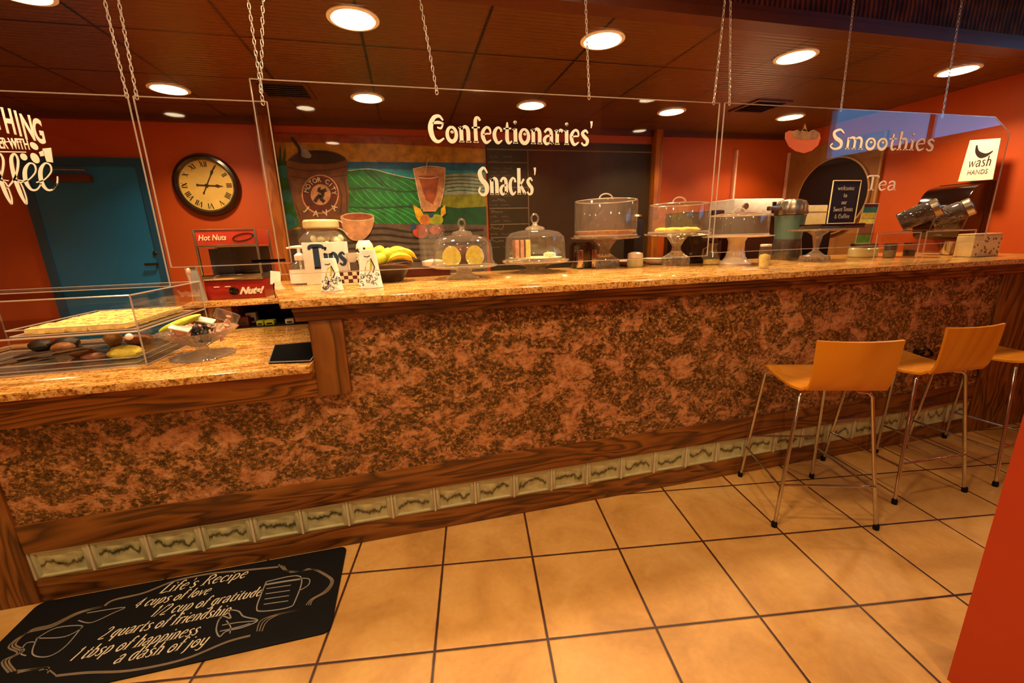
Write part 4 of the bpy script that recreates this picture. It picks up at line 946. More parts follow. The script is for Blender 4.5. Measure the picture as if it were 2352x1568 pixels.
for i, (dx, dy, dz, lab) in enumerate([(-.085, -.05, .115, 'green fruit at the front left of the basket, behind the printed cup'), (-.04, -.07, .125, 'pale green fruit at the front of the basket'), (-.05, .0, .158, 'topmost pale green fruit in the basket'), (-.095, .02, .15, 'pale green fruit at the back left of the basket'), (.0, -.04, .145, 'pale green fruit in the middle of the basket, beside the bananas')]):
    if i == 0:
        g0 = MB().sphere((0, 0, 0), .036, (1, .9, 1.15), 18, 12, Matrix.Rotation(.7, 3, 'Y')).build('pear', 'food_lime', loc=bx+Vector((dx, dy, dz))); g0.name = 'green_fruit'; o = g0
    else: o = g0.copy(); COL.objects.link(o); o.location = bx+Vector((dx, dy, dz)); o.rotation_euler = (i, .4*i, i*2)
    tag(o, lab, 'fruit', 'green fruit in the basket')
# maroon box and canister behind
p = S(960, 630, ymax=2.7); zt = topz(955, 600, p[1])-ZS
o = MB().b2(-.17, .17, -.06, .06, 0, .052).build('maroon_box', 'maroon', loc=p, bevel=.003); tag(o, 'flat maroon box lying behind the fruit basket', 'box')
pc = (p[0]+.075, p[1], ZS+.0525); zt = topz(985, 515, p[1])-pc[2]
t = thing('glass_canister', 'clear glass canister with white contents on the flat maroon box', 'canister', pc)
MB().lathe([(.075, 0), (.08, .01), (.08, zt*.85), (.07, zt*.92), (.07, zt)], n=32).build('jar', 'thin_glass', t)
MB().lathe([(.07, .006), (.072, .01), (.072, .035), (.03, .045), (0.001, .047)], n=32).build('contents', 'white', t)

# ---- cake stands
def glass_foot(r0, h, rn, rp, mat='crystal', flute=.03): 
    return [(r0, 0), (r0*1.02, h*.04), (r0*.9, h*.09), (rn*1.3, h*.2), (rn, h*.35), (rn*1.25, h*.5), (rn*.95, h*.62), (rn*1.5, h*.84), (rp*.5, h*.93), (rp, h*.96), (rp*1.02, h), (rp*.98, h), (rp*.9, h*.985), (0.001, h*.98)]
def shell(prof, th=.0025): return prof
# 1: domed stand with a cut yellow cake
p = S(1067, 638); t = thing('cake_stand', 'glass domed cake stand holding a yellow cake cut open, left of the two domes', 'cake stand', p, 0, 'domed glass cake stands')
MB().lathe([(.098, 0), (.102, .004), (.09, .012), (.05, .02), (.038, .032), (.045, .048), (.12, .056), (.165, .060), (.185, .066), (.19, .072), (.184, .072), (.16, .067), (.001, .066)], n=48, flute=.03, nf=18).build('pedestal', 'crystal', t)
d = MB().lathe([(.187, .073), (.180, .08), (.168, .10), (.166, .15), (.160, .19), (.14, .218), (.10, .232), (.05, .238), (.022, .242)], n=56, cap=False).build('dome', 'thin_glass', t)
MB().lathe([(.052, .238), (.055, .244), (.048, .256), (.02, .262), (.014, .270), (.012, .284)], n=28, flute=.04, nf=14).build('knob_collar', 'crystal', d)
MB().tube([(.018*math.cos(a), 0, .300+.022*math.sin(a)) for a in [2*PI*k/20 for k in range(20)]], .006, 8, True).build('knob_ring', 'crystal', d)
pk_ = (p[0], p[1]+.005, p[2]+.0725)
tc = thing('bundt_cake', 'half ring cake with yellow cut faces and brown crust under the left dome', 'cake', pk_)
R0, rr, hh = .066, .053, .058; mb = MB(); n = 20; m_ = 24; vs = []
def sect(k): 
    a = 2*PI*k/m_; x = rr*math.cos(a)*(1-.10*math.sin(a)); z = hh*math.sin(a)
    return x, max(-hh*.82, z)+hh*.86
for i in range(n+1):
    a = PI*i/n
    for k in range(m_):
        x, z = sect(k); r = R0+x; vs.append((r*math.cos(a), r*math.sin(a)*1.0, z))
mb.add(vs, [(i*m_+k, i*m_+(k+1) % m_, (i+1)*m_+(k+1) % m_, (i+1)*m_+k) for i in range(n) for k in range(m_)]).build('crust', 'food_brown', tc)
for s_ in (-1, 1): MB().poly([(s_*(R0+sect(k)[0]), -.0005, sect(k)[1]) for k in range(m_)], NF, .001).build('cut_face', 'food_yellow', tc, smooth=False)
# 2: low domed stand with a layer cake slice
p = S(1230, 624); t = thing('cake_stand', 'glass domed cake stand holding one layered cake slice, right of the two domes', 'cake stand', p, 0, 'domed glass cake stands')
MB().lathe([(.105, 0), (.11, .005), (.10, .012), (.06, .022), (.055, .034), (.10, .046), (.185, .058), (.205, .066), (.208, .078), (.200, .078), (.19, .068), (.001, .064)], n=48, flute=.035, nf=18).build('pedestal', 'crystal', t)
d = MB().lathe([(.196, .0785), (.190, .09), (.187, .17), (.18, .215), (.15, .243), (.10, .255), (.05, .26), (.025, .262)], n=56, cap=False).build('dome', 'thin_glass', t)
MB().lathe([(.055, .260), (.06, .266), (.05, .276), (.022, .284), (.014, .292), (.012, .304)], n=28, flute=.04, nf=14).build('knob_collar', 'crystal', d)
MB().tube([(.022*math.cos(a), 0, .326+.027*math.sin(a)) for a in [2*PI*k/20 for k in range(20)]], .006, 8, True).build('knob_ring', 'crystal', d)
pl2 = (p[0], p[1], p[2]+.0782)
o = MB().lathe([(.06, 0), (.10, .003), (.165, .010), (.168, .013), (.16, .013), (.09, .006), (.001, .005)], n=48).build('cake_board', 'food_cream', loc=pl2); tag(o, 'round cream cake board under the right glass dome', 'cake board')
ts = thing('cake_slice', 'tall brown and cream layer cake slice with yellow icing side under the right dome', 'cake', (p[0]-.09, p[1], p[2]+.0915), math.radians(-12))
for i, (m_n, w_) in enumerate([('food_crust_d', .016), ('food_pink', .024), ('food_brown', .008), ('food_pink', .022), ('food_brown', .008)]):
    x = -.055+sum([.016, .024, .008, .022, .008][:i]); mb = MB(); mb.b2(x, x+w_, -.035, .05, 0, .108-.0*i); mb.build('layer', m_n, ts, bevel=.002)
MB().b2(.023, .056, -.035, .05, 0, .110).build('icing', 'food_yellow_l', ts, bevel=.012)
mb = MB().sphere((0, 0, .018), .032, (1.3, .9, .5), 14, 8, amp=.15); o = mb.build('cake_crumb', 'food_cream', loc=(p[0]+.09, p[1]-.02, p[2]+.088)); tag(o, 'small broken piece of cream cake on the board under the right dome', 'cake')
# brushed carafe between
p = S(1338, 612, ymax=2.74); zt = topz(1335, 556, p[1])-ZS
t = thing('coffee_canister', 'black canister with two chrome bands behind the second cake stand', 'canister', p)
MB().lathe([(.085, 0), (.088, .01), (.088, zt-.02), (.07, zt)], n=28).build('body', 'black_gloss', t)
for s_ in (-1, 1): MB().b2(s_*.05-.02, s_*.05+.02, -.096, -.06, .004, zt*.72).build('chrome_band', 'chrome', t, bevel=.006)
# covers
def covered(px, py, label, foot, rn, zp, rp, rc, zc, mat='crystal', cover='cover_plastic', handle=.05, yoff=0):
    p = S(px, py); t = thing('cake_stand', label, 'cake stand', p, 0, 'cake stands with straight plastic covers')
    if mat == 'ceramic': prof = [(foot, 0), (foot*1.02, .006), (foot*.82, .02), (foot*.62, .05), (rn, .09), (rn*.98, zp*.8), (rn*1.2, zp*.93), (rp*.9, zp*.95), (rp, zp*.975), (rp*1.01, zp), (rp*.97, zp), (.001, zp-.004)]; fl = 0
    else: prof = [(foot, 0), (foot*1.04, .006), (foot*1.04, .05), (foot*.92, .058), (foot*.7, .07), (rn, zp*.45), (rn*.9, zp*.58), (rn*1.5, zp*.75), (rn*2.2, zp*.88), (rp*.95, zp*.93), (rp, zp*.96), (rp*1.01, zp), (rp*.97, zp), (.001, zp-.005)]; fl = .08
    mb = MB(); mb.lathe(prof, n=56, flute=fl*.6, nf=14).build('pedestal', mat, t)
    c_ = MB().lathe([(rc, zp+.002), (rc, zc-.012), (rc*.97, zc-.002), (rc*.6, zc+.008), (.001, zc+.014)], n=56, cap=False).build('cover', cover, t)
    MB().lathe([(rc+.001, zp+.002), (rc+.004, zp+.002), (rc+.004, zp+.012), (rc+.001, zp+.012)], n=56, cap=False).build('cover_rim', 'acrylic_edge', c_)
    MB().tube([(rc*.98*math.cos(a), rc*.98*math.sin(a), zc-.004) for a in [2*PI*k/40 for k in range(40)]], .0025, 6, True).build('cover_top_edge', 'acrylic_edge', c_)
    if handle: MB().tube([(handle*math.cos(a), 0, zc+.006+.036*math.sin(a)) for a in [PI*k/14 for k in range(15)]], .0045, 8).build('cover_handle', 'thin_glass' if mat == 'none' else 'acrylic_edge', c_)
    return p, t
p3, t3 = covered(1388, 613, 'crystal pedestal stand with tall clear cover over a pie, left of the three covered stands', .094, .036, .205, .222, .208, .440)
tp = thing('pie', 'wide tan pie with crimped crust under the leftmost tall clear cover', 'pie', (p3[0], p3[1], p3[2]+.2055))
MB().lathe([(.16, 0), (.195, .03), (.2, .036), (.188, .038), (.17, .028), (.001, .026)], n=60, flute=.02, nf=30).build('crust', 'food_crust', tp); MB().lathe([(.175, .028), (.12, .036), (.001, .04)], n=40, cap=False).build('filling', 'food_pink', tp)
p4, t4 = covered(1551, 608, 'crystal pedestal stand with clear cover over yellow pastries, middle of the three covered stands', .085, .030, .215, .208, .190, .405)
rnd = random.Random(4); c0_ = None
for i in range(8):
    a = i*.78; r = .10 if i < 7 else 0; loc = (p4[0]+r*math.cos(a)*1.2, p4[1]+r*math.sin(a), p4[2]+.2155+.012)
    if c0_ is None: c0_ = MB().sphere((0, 0, .006), .045, (1.1, .9, .42), 16, 10, amp=.12, seed=3).build('pastry', 'food_yellow', loc=loc); o = c0_
    else: o = c0_.copy(); COL.objects.link(o); o.location = loc; o.rotation_euler.z = i*1.3
    tag(o, 'small yellow pastry among those under the middle tall clear cover', 'pastry', 'yellow pastries under the middle cover')
p5, t5 = covered(1687, 606, 'white ceramic pedestal stand with an empty clear cover', .100, .052, .185, .216, .180, .322, 'ceramic', handle=.05)
# small candle jar
p = S(1463, 610, ymax=2.6); t = thing('candle_jar', 'small pale glass jar with a lid between the first two covered stands', 'jar', p)
MB().lathe([(.05, 0), (.054, .01), (.054, .05), (.046, .058)], n=28).build('jar', 'candle_glass', t); MB().lathe([(.05, .058), (.052, .064), (.050, .088), (.03, .098), (.001, .10)], n=28).build('lid', 'ceramic', t)
# plates and saucers behind
p = S(1440, 608, ymax=2.76); mb = MB()
t = thing('pink_dish', 'shallow pink dish behind the small pale jar', 'dish', (p[0], 2.74, ZS))
mb.lathe([(.05, 0), (.06, .004), (.105, .03), (.11, .034), (.102, .034), (.055, .01), (.001, .008)], n=36).build('dish', 'food_pink', t)
p = at(1505, 590, Y=2.74); t = thing('teal_rimmed_dish', 'white dish with a dark teal rim right of the small pale jar', 'dish', (p.x, 2.72, ZS))
MB().lathe([(.05, 0), (.06, .006), (.11, .04), (.105, .042), (.055, .014), (.001, .012)], n=36).build('dish', 'white', t); MB().tube([(.11*math.cos(a), .11*math.sin(a), .040) for a in [2*PI*k/36 for k in range(36)]], .004, 6, True).build('rim', 'mural_teal', t)
# black box behind stand four
c = at(1595, 570, Y=2.76); zt = topz(1595, 540, 2.72)
t = thing('napkin_box', 'black glossy box with rounded corners behind the middle covered stand', 'box', (c.x, 2.70, ZS)); MB().b2(-.11, .11, -.06, .06, 0, zt-ZS).build('box', 'black_gloss', t, bevel=.02); MB().b2(-.10, .10, -.0615, -.06, .02, .026).build('seam', 'dark_metal', t, smooth=False)
# glass pitcher
p = S(1633, 606, ymax=2.62); t = thing('glass_creamer', 'small clear glass creamer with a spout behind the white ceramic stand', 'pitcher', p)
MB().lathe([(.052, 0), (.056, .006), (.05, .05), (.03, .10), (.028, .12), (.036, .14)], n=28, cap=False).build('body', 'thin_glass', t); MB().lathe([(.050, .002), (.05, .03), (.001, .03)], n=28).build('contents', 'food_yellow_l', t)
MB().tube([(-.03, 0, .12), (-.07, 0, .10), (-.075, 0, .05), (-.05, 0, .03)], .005, 8).build('handle', 'crystal', t)
# shot glass with yellow flower
p = S(1767, 616, ymin=2.06); zt = topz(1765, 560, p[1])-ZS
t = thing('yellow_tumbler', 'small clear tumbler with yellow contents in front of the teal blender', 'glass', p)
MB().lathe([(.026, 0), (.03, .004), (.033, zt*.5), (.028, zt)], n=28, cap=False).build('glass', 'thin_glass', t); MB().lathe([(.024, .004), (.029, zt*.45), (.026, zt*.55), (.001, zt*.6)], n=24).build('contents', 'food_yellow_l', t); MB().lathe([(.030, zt*.9), (.031, zt*.97), (.024, zt)], n=28).build('lid', 'ceramic', t)
# blender jug teal with chrome lid
p = S(1815, 592, ymax=2.60); zt = topz(1813, 458, p[1])-ZS
t = thing('drink_shaker', 'tall teal jug with a fluted chrome cap beside the white cake stand', 'jug', p)
MB().lathe([(.105, 0), (.108, .006), (.088, zt*.35)], n=36, cap=False).build('base', 'smoke_glass', t)
MB().lathe([(.086, zt*.33), (.098, zt*.70), (.102, zt*.74), (.06, zt*.75)], n=36).build('body', 'teal_plastic', t)
MB().lathe([(.104, zt*.75), (.106, zt*.78), (.10, zt*.90), (.085, zt*.97), (.05, zt), (.001, zt)], n=48, flute=.035, nf=12).build('cap', 'brushed', t)
MB().lathe([(.07, .01), (.07, zt*.3)], n=24).build('motor_block', 'dark_brown', t)
MB().box((-.15, 0, zt*.86), (.10, .04, .03)).build('cap_spout', 'brushed', t, bevel=.008)
# crystal pedestal with menu card tray
p = S(1884, 597, ymax=2.34); zp_ = topz(1885, 526, p[1])-ZS
t = thing('pedestal_plate', 'crystal pedestal plate carrying the small chalk sign tray', 'cake stand', p)
MB().lathe([(.085, 0), (.09, .006), (.086, .035), (.05, .045), (.02, .07), (.016, .09), (.03, zp_*.8), (.06, zp_*.92), (.17, zp_*.96), (.175, zp_), (.16, zp_), (.001, zp_-.004)], n=56, flute=.03, nf=20).build('pedestal', 'crystal', t)
tz = ZS+zp_
c = at(1925, 520, Y=p[1]+.0); tt = thing('sign_tray', 'black tray with pale edge on the crystal pedestal plate, under the chalk sign', 'tray', (c.x-.03, p[1]+.02, tz+.0005))
MB().box((0, 0, .016), (.36, .16, .032), taper=1.06).build('tray', 'black_gloss', tt, bevel=.008); MB().b2(-.185, .185, -.088, -.083, .0, .006).build('edge', 'brushed', tt, smooth=False)
ty = p[1]+.02
b0, b1, t0_, t1_ = at(1900, 512, Y=ty), at(1962, 510, Y=ty), at(1928, 413, Y=ty), at(1992, 413, Y=ty)
cs = thing('chalk_sign', 'small leaning black chalk sign reading Welcome, in front of the round board', 'sign', (b0.x, ty, tz+.034))
o3 = Vector((b0.x, ty, tz+.034)); q = [b0-o3, b1-o3, t1_-o3, t0_-o3]; q[0].z = q[1].z = 0
for v in q[2:]: v.y += .04
MB().poly(q, (0, 1, 0), .006).build('board', 'chalkboard_black', cs, smooth=False)
mb = MB(); 
for a, b_ in ((0, 1), (1, 2), (2, 3), (3, 0)): mb.tube([q[a], q[b_]], .004, 6)
mb.build('frame', 'cream_metal', cs)
ex = (q[1]-q[0]).normalized(); ey = (q[3]-q[0]); nn = ex.cross(ey).normalized()
if nn.y > 0: nn = -nn
wd = (q[1]-q[0]).length; mb = MB()
for i, (s_, l_) in enumerate([('Welcome', .62), ('to', .14), ('our', .2), ('Sweet Treats', .72), ('& Coffee', .56)]):
    s2 = s_.replace('W', 'w'); org = q[0]+ey*(.78-.165*i)+ex*wd*.5+nn*.002
    letter(mb, s2, org, ex, ey, nn, .030, wd*l_, th=.0006, align='CENTER', wk=.9)
mb.build('chalk_writing', 'chalk', cs, smooth=False)
# striped menu flyer in acrylic holder on a green candle
p = S(1980, 590, ymax=2.62); t = thing('candle', 'green glass candle jar at the foot of the striped flyer', 'candle', p)
MB().lathe([(.085, 0), (.09, .006), (.092, .06), (.08, .07)], n=32).build('jar', 'candle_glass', t); MB().lathe([(.078, .07), (.082, .075), (.08, .10), (.001, .10)], n=32).build('lid', 'brushed', t)
fy = p[1]-.0; a0, a1, a2, a3 = at(1965, 548, Y=fy), at(1998, 548, Y=fy), at(2018, 468, Y=fy), at(1985, 468, Y=fy)
fl = thing('striped_flyer', 'narrow flyer of green, orange, yellow and blue bands in a clear holder', 'flyer', (a0.x, fy, p[2]+.1005))
bands = [('food_green', 0, .22), ('food_crust_d', .22, .5), ('food_yellow', .5, .62), ('mural_sand', .62, .64), ('food_banana', .64, .78), ('mural_teal', .78, .92), ('maroon', .92, 1.0)]
o3 = Vector((a0.x, fy, p[2]+.1005)); A0, A1, A2, A3 = [v-o3 for v in (a0, a1, a2, a3)]; A0.z = A1.z = 0
for m_, lo, hi in bands: MB().poly([A0.lerp(A3, lo), A1.lerp(A2, lo), A1.lerp(A2, hi), A0.lerp(A3, hi)], (0, 1, 0), .003).build('colour_band', m_, fl, smooth=False)
mb = MB(); 
for u, v in ((A0, A1), (A1, A2), (A2, A3), (A3, A0)): mb.tube([u+Vector((0, -.002, 0)), v+Vector((0, -.002, 0))], .003, 6)
mb.build('holder', 'acrylic_edge', fl)
# acrylic risers
def riser(xa, xb, ya, yb, zt, label):
    t = thing('acrylic_riser', label, 'riser', (0, 0, 0), 0, 'clear acrylic risers'); th = .005; z0, z1 = ZS, zt
    MB().b2(xa, xb, ya, yb, z1-th, z1).build('top', 'acrylic', t, smooth=False)
    MB().b2(xa, xa+th, ya, yb, z0, z1-th).build('side', 'acrylic', t, smooth=False); MB().b2(xb-th, xb, ya, yb, z0, z1-th).build('side', 'acrylic', t, smooth=False)
    MB().b2(xa, xb, ya-.001, ya+.003, z1-.007, z1+.001).b2(xa-.001, xa+.006, ya-.001, ya+.003, z0, z1).b2(xb-.006, xb+.001, ya-.001, ya+.003, z0, z1).build('front_edges', 'acrylic_edge', t, smooth=False)
    return t
ry = 2.16
xa, xb, xc, xd = at(2012, 560, Y=ry).x, at(2112, 560, Y=ry).x, at(2124, 560, Y=ry).x, at(2236, 560, Y=ry).x
rz_ = topz(2060, 534, ry); r1 = riser(xa, xb, ry, ry+.28, rz_, 'left clear acrylic riser beside the striped flyer'); r2 = riser(xc, xd, ry, ry+.28, rz_+.004, 'right clear acrylic riser carrying the jars of coffee beans')
def bean_jar(px, py, label, ztop):
    y = ry+.14; c = at(px, py, Y=y); t = thing('coffee_bean_jar', label, 'jar', (c.x, y, ztop+.127)); t['group'] = 'tilted jars of coffee beans'
    R = Matrix.Rotation(math.radians(-58), 3, 'Z') @ Matrix.Rotation(math.radians(62), 3, 'Y')
    MB().lathe([(.062, -.14), (.068, -.13), (.068, .02), (.055, .04)], n=32, R=R).build('jar', 'smoke_glass', t)
    mb = MB(); mb.lathe([(.060, -.136), (.064, -.12), (.064, .01), (.001, .02)], n=28, R=R); rnd = random.Random(int(px))
    for k in range(90):
        a = rnd.random()*6.28; z = rnd.uniform(-.13, .01); v = R @ Vector((.064*math.cos(a), .064*math.sin(a), z)); mb.sphere(v, .008, (1.2, .8, .7), 6, 5)
    o = mb.build('coffee_beans', 'food_dark', t); o['kind'] = 'stuff'
    MB().lathe([(.060, .036), (.064, .04), (.064, .075), (.058, .082), (.05, .078), (.001, .078)], n=32, R=R).build('lid', 'brushed', t)
    mb = MB(); Q = Matrix.Rotation(math.radians(-58), 3, 'Z'); [mb.tube([Q @ Vector(v) for v in ((-.10, s_*.03, -.122), (.04, s_*.03, -.122), (.06, s_*.03, -.03))], .004, 6) for s_ in (-1, 1)]; mb.build('cradle', 'brushed', t)
bean_jar(2122, 500, 'tilted glass jar of coffee beans with metal lid, left of the pair', rz_+.004)
bean_jar(2196, 500, 'tilted glass jar of coffee beans with metal lid, right of the pair', rz_+.004)
# cups under right riser
y = ry+.14
for i, (px, m_, lab) in enumerate([(2045, 'smoke_glass', 'smoked glass cup under the left acrylic riser'), (2090, 'thin_glass', 'clear glass cup under the left acrylic riser, right side'), (2176, 'chrome', 'shiny metal cup under the right acrylic riser'), (2206, 'smoke_glass', 'smoked glass cup under the right acrylic riser')]):
    c = at(px, 570, Y=y); t = thing('small_cup', lab, 'cup', (c.x, y, ZS), 0, 'cups under the acrylic risers')
    MB().lathe([(.030, 0), (.034, .004), (.038, .10), (.035, .10), (.031, .008), (.001, .006)], n=28).build('cup', m_, t)
    MB().lathe([(.032, .006), (.034, .05), (.001, .05)], n=24).build('contents', 'food_brown' if i % 2 else 'food_cream', t)
# floral canisters
for px, pb, pt, wpx, lab, y in [(2262, 588, 536, 64, 'square tea tin with faded floral print at the right end of the bar', 2.045), (2325, 584, 516, 56, 'round floral teapot behind the square tea tin, at the far right', 2.30)]:
    c = at(px, pb, Y=y); zt = topz(px, pt, y)-ZS; w_ = (at(px+wpx/2, 560, Y=y).x-at(px-wpx/2, 560, Y=y).x)
    t = thing('floral_tin' if y < 2.2 else 'floral_teapot', lab, 'tin' if y < 2.2 else 'teapot', (c.x, y, ZS))
    rnd = random.Random(int(px)); sp = MB()
    if y < 2.2:
        MB().b2(-w_/2, w_/2, 0, .10, 0, zt*.92).build('tin', 'cream_metal', t, bevel=.008); MB().b2(-w_/2+.003, w_/2-.003, .003, .097, zt*.92, zt).build('lid', 'cream_metal', t, bevel=.005)
        for k in range(26): sp.sphere((rnd.uniform(-w_/2+.01, w_/2-.01), -.0005, rnd.uniform(.01, zt*.85)), .008, (1, .1, 1), 7, 5)
    else:
        r = w_*.36
        MB().lathe([(r*.6, 0), (r*.8, .01), (r, zt*.35), (r*.9, zt*.65), (r*.5, zt*.8)], n=32).build('body', 'ceramic', t); MB().lathe([(r*.55, zt*.8), (r*.45, zt*.9), (r*.1, zt*.94), (r*.12, zt), (.001, zt)], n=24).build('lid', 'ceramic', t)
        MB().tube([(r*.9, 0, zt*.25), (r*1.5, 0, zt*.35), (r*1.5, 0, zt*.6), (r*.85, 0, zt*.65)], .007, 8).build('handle', 'ceramic', t); MB().tube([(-r*.9, 0, zt*.3), (-r*1.4, 0, zt*.6), (-r*1.6, 0, zt*.75)], [.014, .010, .008], 8).build('spout', 'ceramic', t)
        for k in range(26):
            a = -PI/2+rnd.uniform(-1.2, 1.2); z = rnd.uniform(.1, .6)*zt; sp.sphere((r*1.0*math.cos(a), r*1.0*math.sin(a), z), .009, (1, .4, 1), 7, 5)
    sp.build('floral_print', 'food_pink' if y > 2.2 else 'food_crust_d', t)
# paper towel dispenser and handwashing sign on the right wall
c = at(2290, 415, X=XR); cb = at(2287, 540, X=XR)
t = thing('towel_dispenser', 'glossy black paper towel dispenser mounted on the right wall', 'dispenser', (XR, c.y+.165, cb.z-.02))
hgt = c.z-t.location.z
mb = MB(); prof = [(0, 0), (-.20, .0), (-.255, .06), (-.27, hgt*.45), (-.25, hgt*.70), (-.19, hgt*.90), (-.10, hgt*.98), (0, hgt)]
prof = cr_(prof, 4); n = len(prof); mb.add([(x, -.16, z) for x, z in prof]+[(x, .16, z) for x, z in prof], [tuple(range(n)), tuple(range(n, 2*n))[::-1]]+[(i, (i+1) % n, n+(i+1) % n, n+i) for i in range(n)])
mb.build('cover', 'black_gloss', t, bevel=.006); MB().b2(-.05, -.001, -.165, .165, -.01, hgt+.004).build('back_plate', 'dark_metal', t, bevel=.004)
c1, c2, c3, c4 = [at(x, y, X=XR-.15) for x, y in ((2200, 417), (2280, 412), (2299, 317), (2228, 322))]
sg = thing('handwash_sign', 'white handwashing sign with black hands drawing standing on the towel dispenser', 'sign', c1)
q = [v-c1 for v in (c1, c2, c3, c4)]; NX = Vector((-1, 0, 0))
MB().poly(q, (1, 0, 0), .006).build('card', 'white', sg, smooth=False)
ex = (q[1]-q[0]).normalized(); ey = q[3]-q[0]; mb = MB(); wd = (q[1]-q[0]).length; fw = NX*.002
letter(mb, 'wash', q[0]+ey*.34+ex*wd*.5+fw, ex, ey, NX, .07, wd*.66, th=.0006, align='CENTER', wk=.6)
mb.build('wash_lettering', 'ink', sg, smooth=False)
fontmesh('HANDS', .045, 'hands_lettering', 'chalk_grey', sg, q[0]+ey*.16+ex*wd*.5+fw, ex, ey, .8, 0, align='CENTER')
L_ = ey.length; mb = MB(); mb.strip(cr_([(.25*wd, .86*L_, .008), (.32*wd, .70*L_, .022), (.48*wd, .60*L_, .034), (.64*wd, .61*L_, .018), (.76*wd, .68*L_, .005)], 5), q[0]+fw, ex, ey.normalized(), NX, .0006).build('hands_drawing', 'ink', sg, smooth=False)

# ---- back counter against the rear wall (only its tall things show)
o = MB().b2(1.0, XR-.002, 3.62, YB-.03, 0, .93).build('back_counter', 'oak_x', bevel=.004); tag(o, 'plain brown counter along the back wall behind the bar', 'counter')
ybk = 3.9
def backbox(name, x0, x1, yt, mat, label, cat, y=ybk, depth=.25):
    a, b_ = at(x0, 500, Y=y), at(x1, 500, Y=y); zt = at((x0+x1)/2, yt, Y=y).z
    t = thing(name, label, cat, ((a.x+b_.x)/2, y, .9305)); w_ = b_.x-a.x; MB().b2(-w_/2, w_/2, 0, depth, 0, zt-.9305).build('body', mat, t, bevel=.015); return t, w_, zt-.9305
t, w_, h_ = backbox('ice_machine', 1682, 1792, 457, 'dark_brown', 'countertop machine with white lid and brown body behind the ceramic cake stand', 'machine', 3.75, .34)
zz_ = topz(1737, 497, 3.75)-.9305; MB().b2(-w_/2-.012, w_/2+.012, -.02, .35, zz_, h_+.004).build('lid', 'white', t, bevel=.02)
MB().b2(w_*.26, w_*.34, -.03, -.02, h_-.14, h_-.03).build('latch', 'black_gloss', t, bevel=.003); MB().lathe([(.03, 0), (.03, .02)], (-w_*.3, -.022, h_-.07), 20, R=RX).build('dial', 'brushed', t)
t, w_, h_ = backbox('storage_tin', 1846, 1896, 470, 'cream_metal', 'pale cream storage box behind the teal jug', 'box', 3.3, .2)
for ch in list(t.children): bpy.data.objects.remove(ch)
a, b_ = at(1850, 500, Y=2.70), at(1898, 500, Y=2.70); z0 = topz(1870, 528, 2.70); t.location = ((a.x+b_.x)/2, 2.70, z0+.0005); h_ = topz(1870, 471, 2.70)-z0; w_ = b_.x-a.x
MB().b2(-w_/2, w_/2, 0, .10, 0, h_).build('body', 'cream_metal', t, bevel=.006); MB().b2(-w_/2-.002, w_/2+.002, -.002, .102, h_*.72, h_*.75).build('lid_line', 'kraft', t, smooth=False)
o = MB().b2(-w_/2-.02, w_/2+.06, 0, .11, 0, z0-ZS).build('dark_filler', 'black_matte', loc=((a.x+b_.x)/2, 2.695, ZS), bevel=.004); tag(o, 'black block added under the pale cream storage box for the dark below it', 'box')  # added block, coloured black for the darkness below the cream box
t, w_, h_ = backbox('toaster_oven', 1568, 1612, 486, 'black_gloss', 'dark appliance seen through the middle clear cover', 'appliance', 3.75, .3)
MB().b2(-w_*.4, w_*.4, -.004, 0, h_-.12, h_-.04).build('window', 'dark_metal', t, smooth=False)
t, w_, h_ = backbox('speaker_box', 1636, 1664, 482, 'dark_brown', 'brown upright box seen between the two right covers', 'box', 3.75, .25); MB().b2(-w_*.35, w_*.35, -.003, 0, h_-.3, h_-.06).build('grille', 'black_matte', t, smooth=False)
t, w_, h_ = backbox('coffee_grinder', 1458, 1480, 504, 'dark_metal', 'dark coffee grinder left of the middle covered stand', 'grinder', 3.75, .2); MB().lathe([(w_*.6, 0), (w_*.7, .03), (w_*.5, .05)], (0, .08, h_), 20).build('hopper', 'brushed', t)
t, w_, h_ = backbox('coffee_brewer', 1020, 1044, 560, 'black_gloss', 'black brewer hidden behind the first cake dome', 'brewer', 2.6, .1); 
bpy.data.objects.remove(t.children[0]); bpy.data.objects.remove(t)

# ------------------------------------------------------------------ nut warmer on the back cabinet
y = 2.86; zb = 1.1005
xl, xr = at(470, 600, Y=y).x, at(612, 690, Y=y).x; zt = at(530, 527, Y=y).z; H_ = zt-zb
xl = at(478, 697, Y=y).x
t = thing('nut_warmer', 'red and chrome hot nut display warmer under the wall clock', 'food warmer', ((xl+xr)/2, y, zb)); w_ = (xr-xl)/2; dp = .26
MB().b2(-w_, w_, 0, dp, 0, .115).build('base_unit', 'red_metal', t, bevel=.006)
MB().b2(-w_-.004, w_+.004, -.012, dp, .115, .150).build('tray', 'chrome', t, bevel=.004)
hd = MB().b2(-w_, w_, .0, dp, H_-.085, H_).build('header_box', 'red_paint', t, bevel=.004)
fr = MB()
for sx in (-1, 1):
    fr.b2(sx*w_-.006, sx*w_+.006, -.004, .01, .15, H_)
    fr.b2(sx*w_-.006, sx*w_+.006, dp-.01, dp, .15, H_)
fr.b2(-w_, w_, -.005, .008, H_-.098, H_-.085).b2(-w_, w_, -.005, .008, H_-.004, H_+.004); fr.build('frame', 'brushed', t, bevel=.002)
MB().b2(-w_+.01, w_-.01, dp-.008, dp-.004, .15, H_-.1).build('back_panel', 'dark_brown', t, smooth=False)
MB().b2(-w_+.008, w_-.008, -.001, .001, .16, H_-.10).build('front_glass', 'acrylic', t, smooth=False)
mb = MB(); letter(mb, 'Hot', (0, 0, 0), (1, 0, 0), (0, 0, 1), NF, .05) if 'H' in GL else None
fontmesh('Hot Nuts', .044, 'header_lettering', 'chalk', hd, (-w_*.9, -.002, H_-.058), shear=.3, bold=.001, sx=.85)
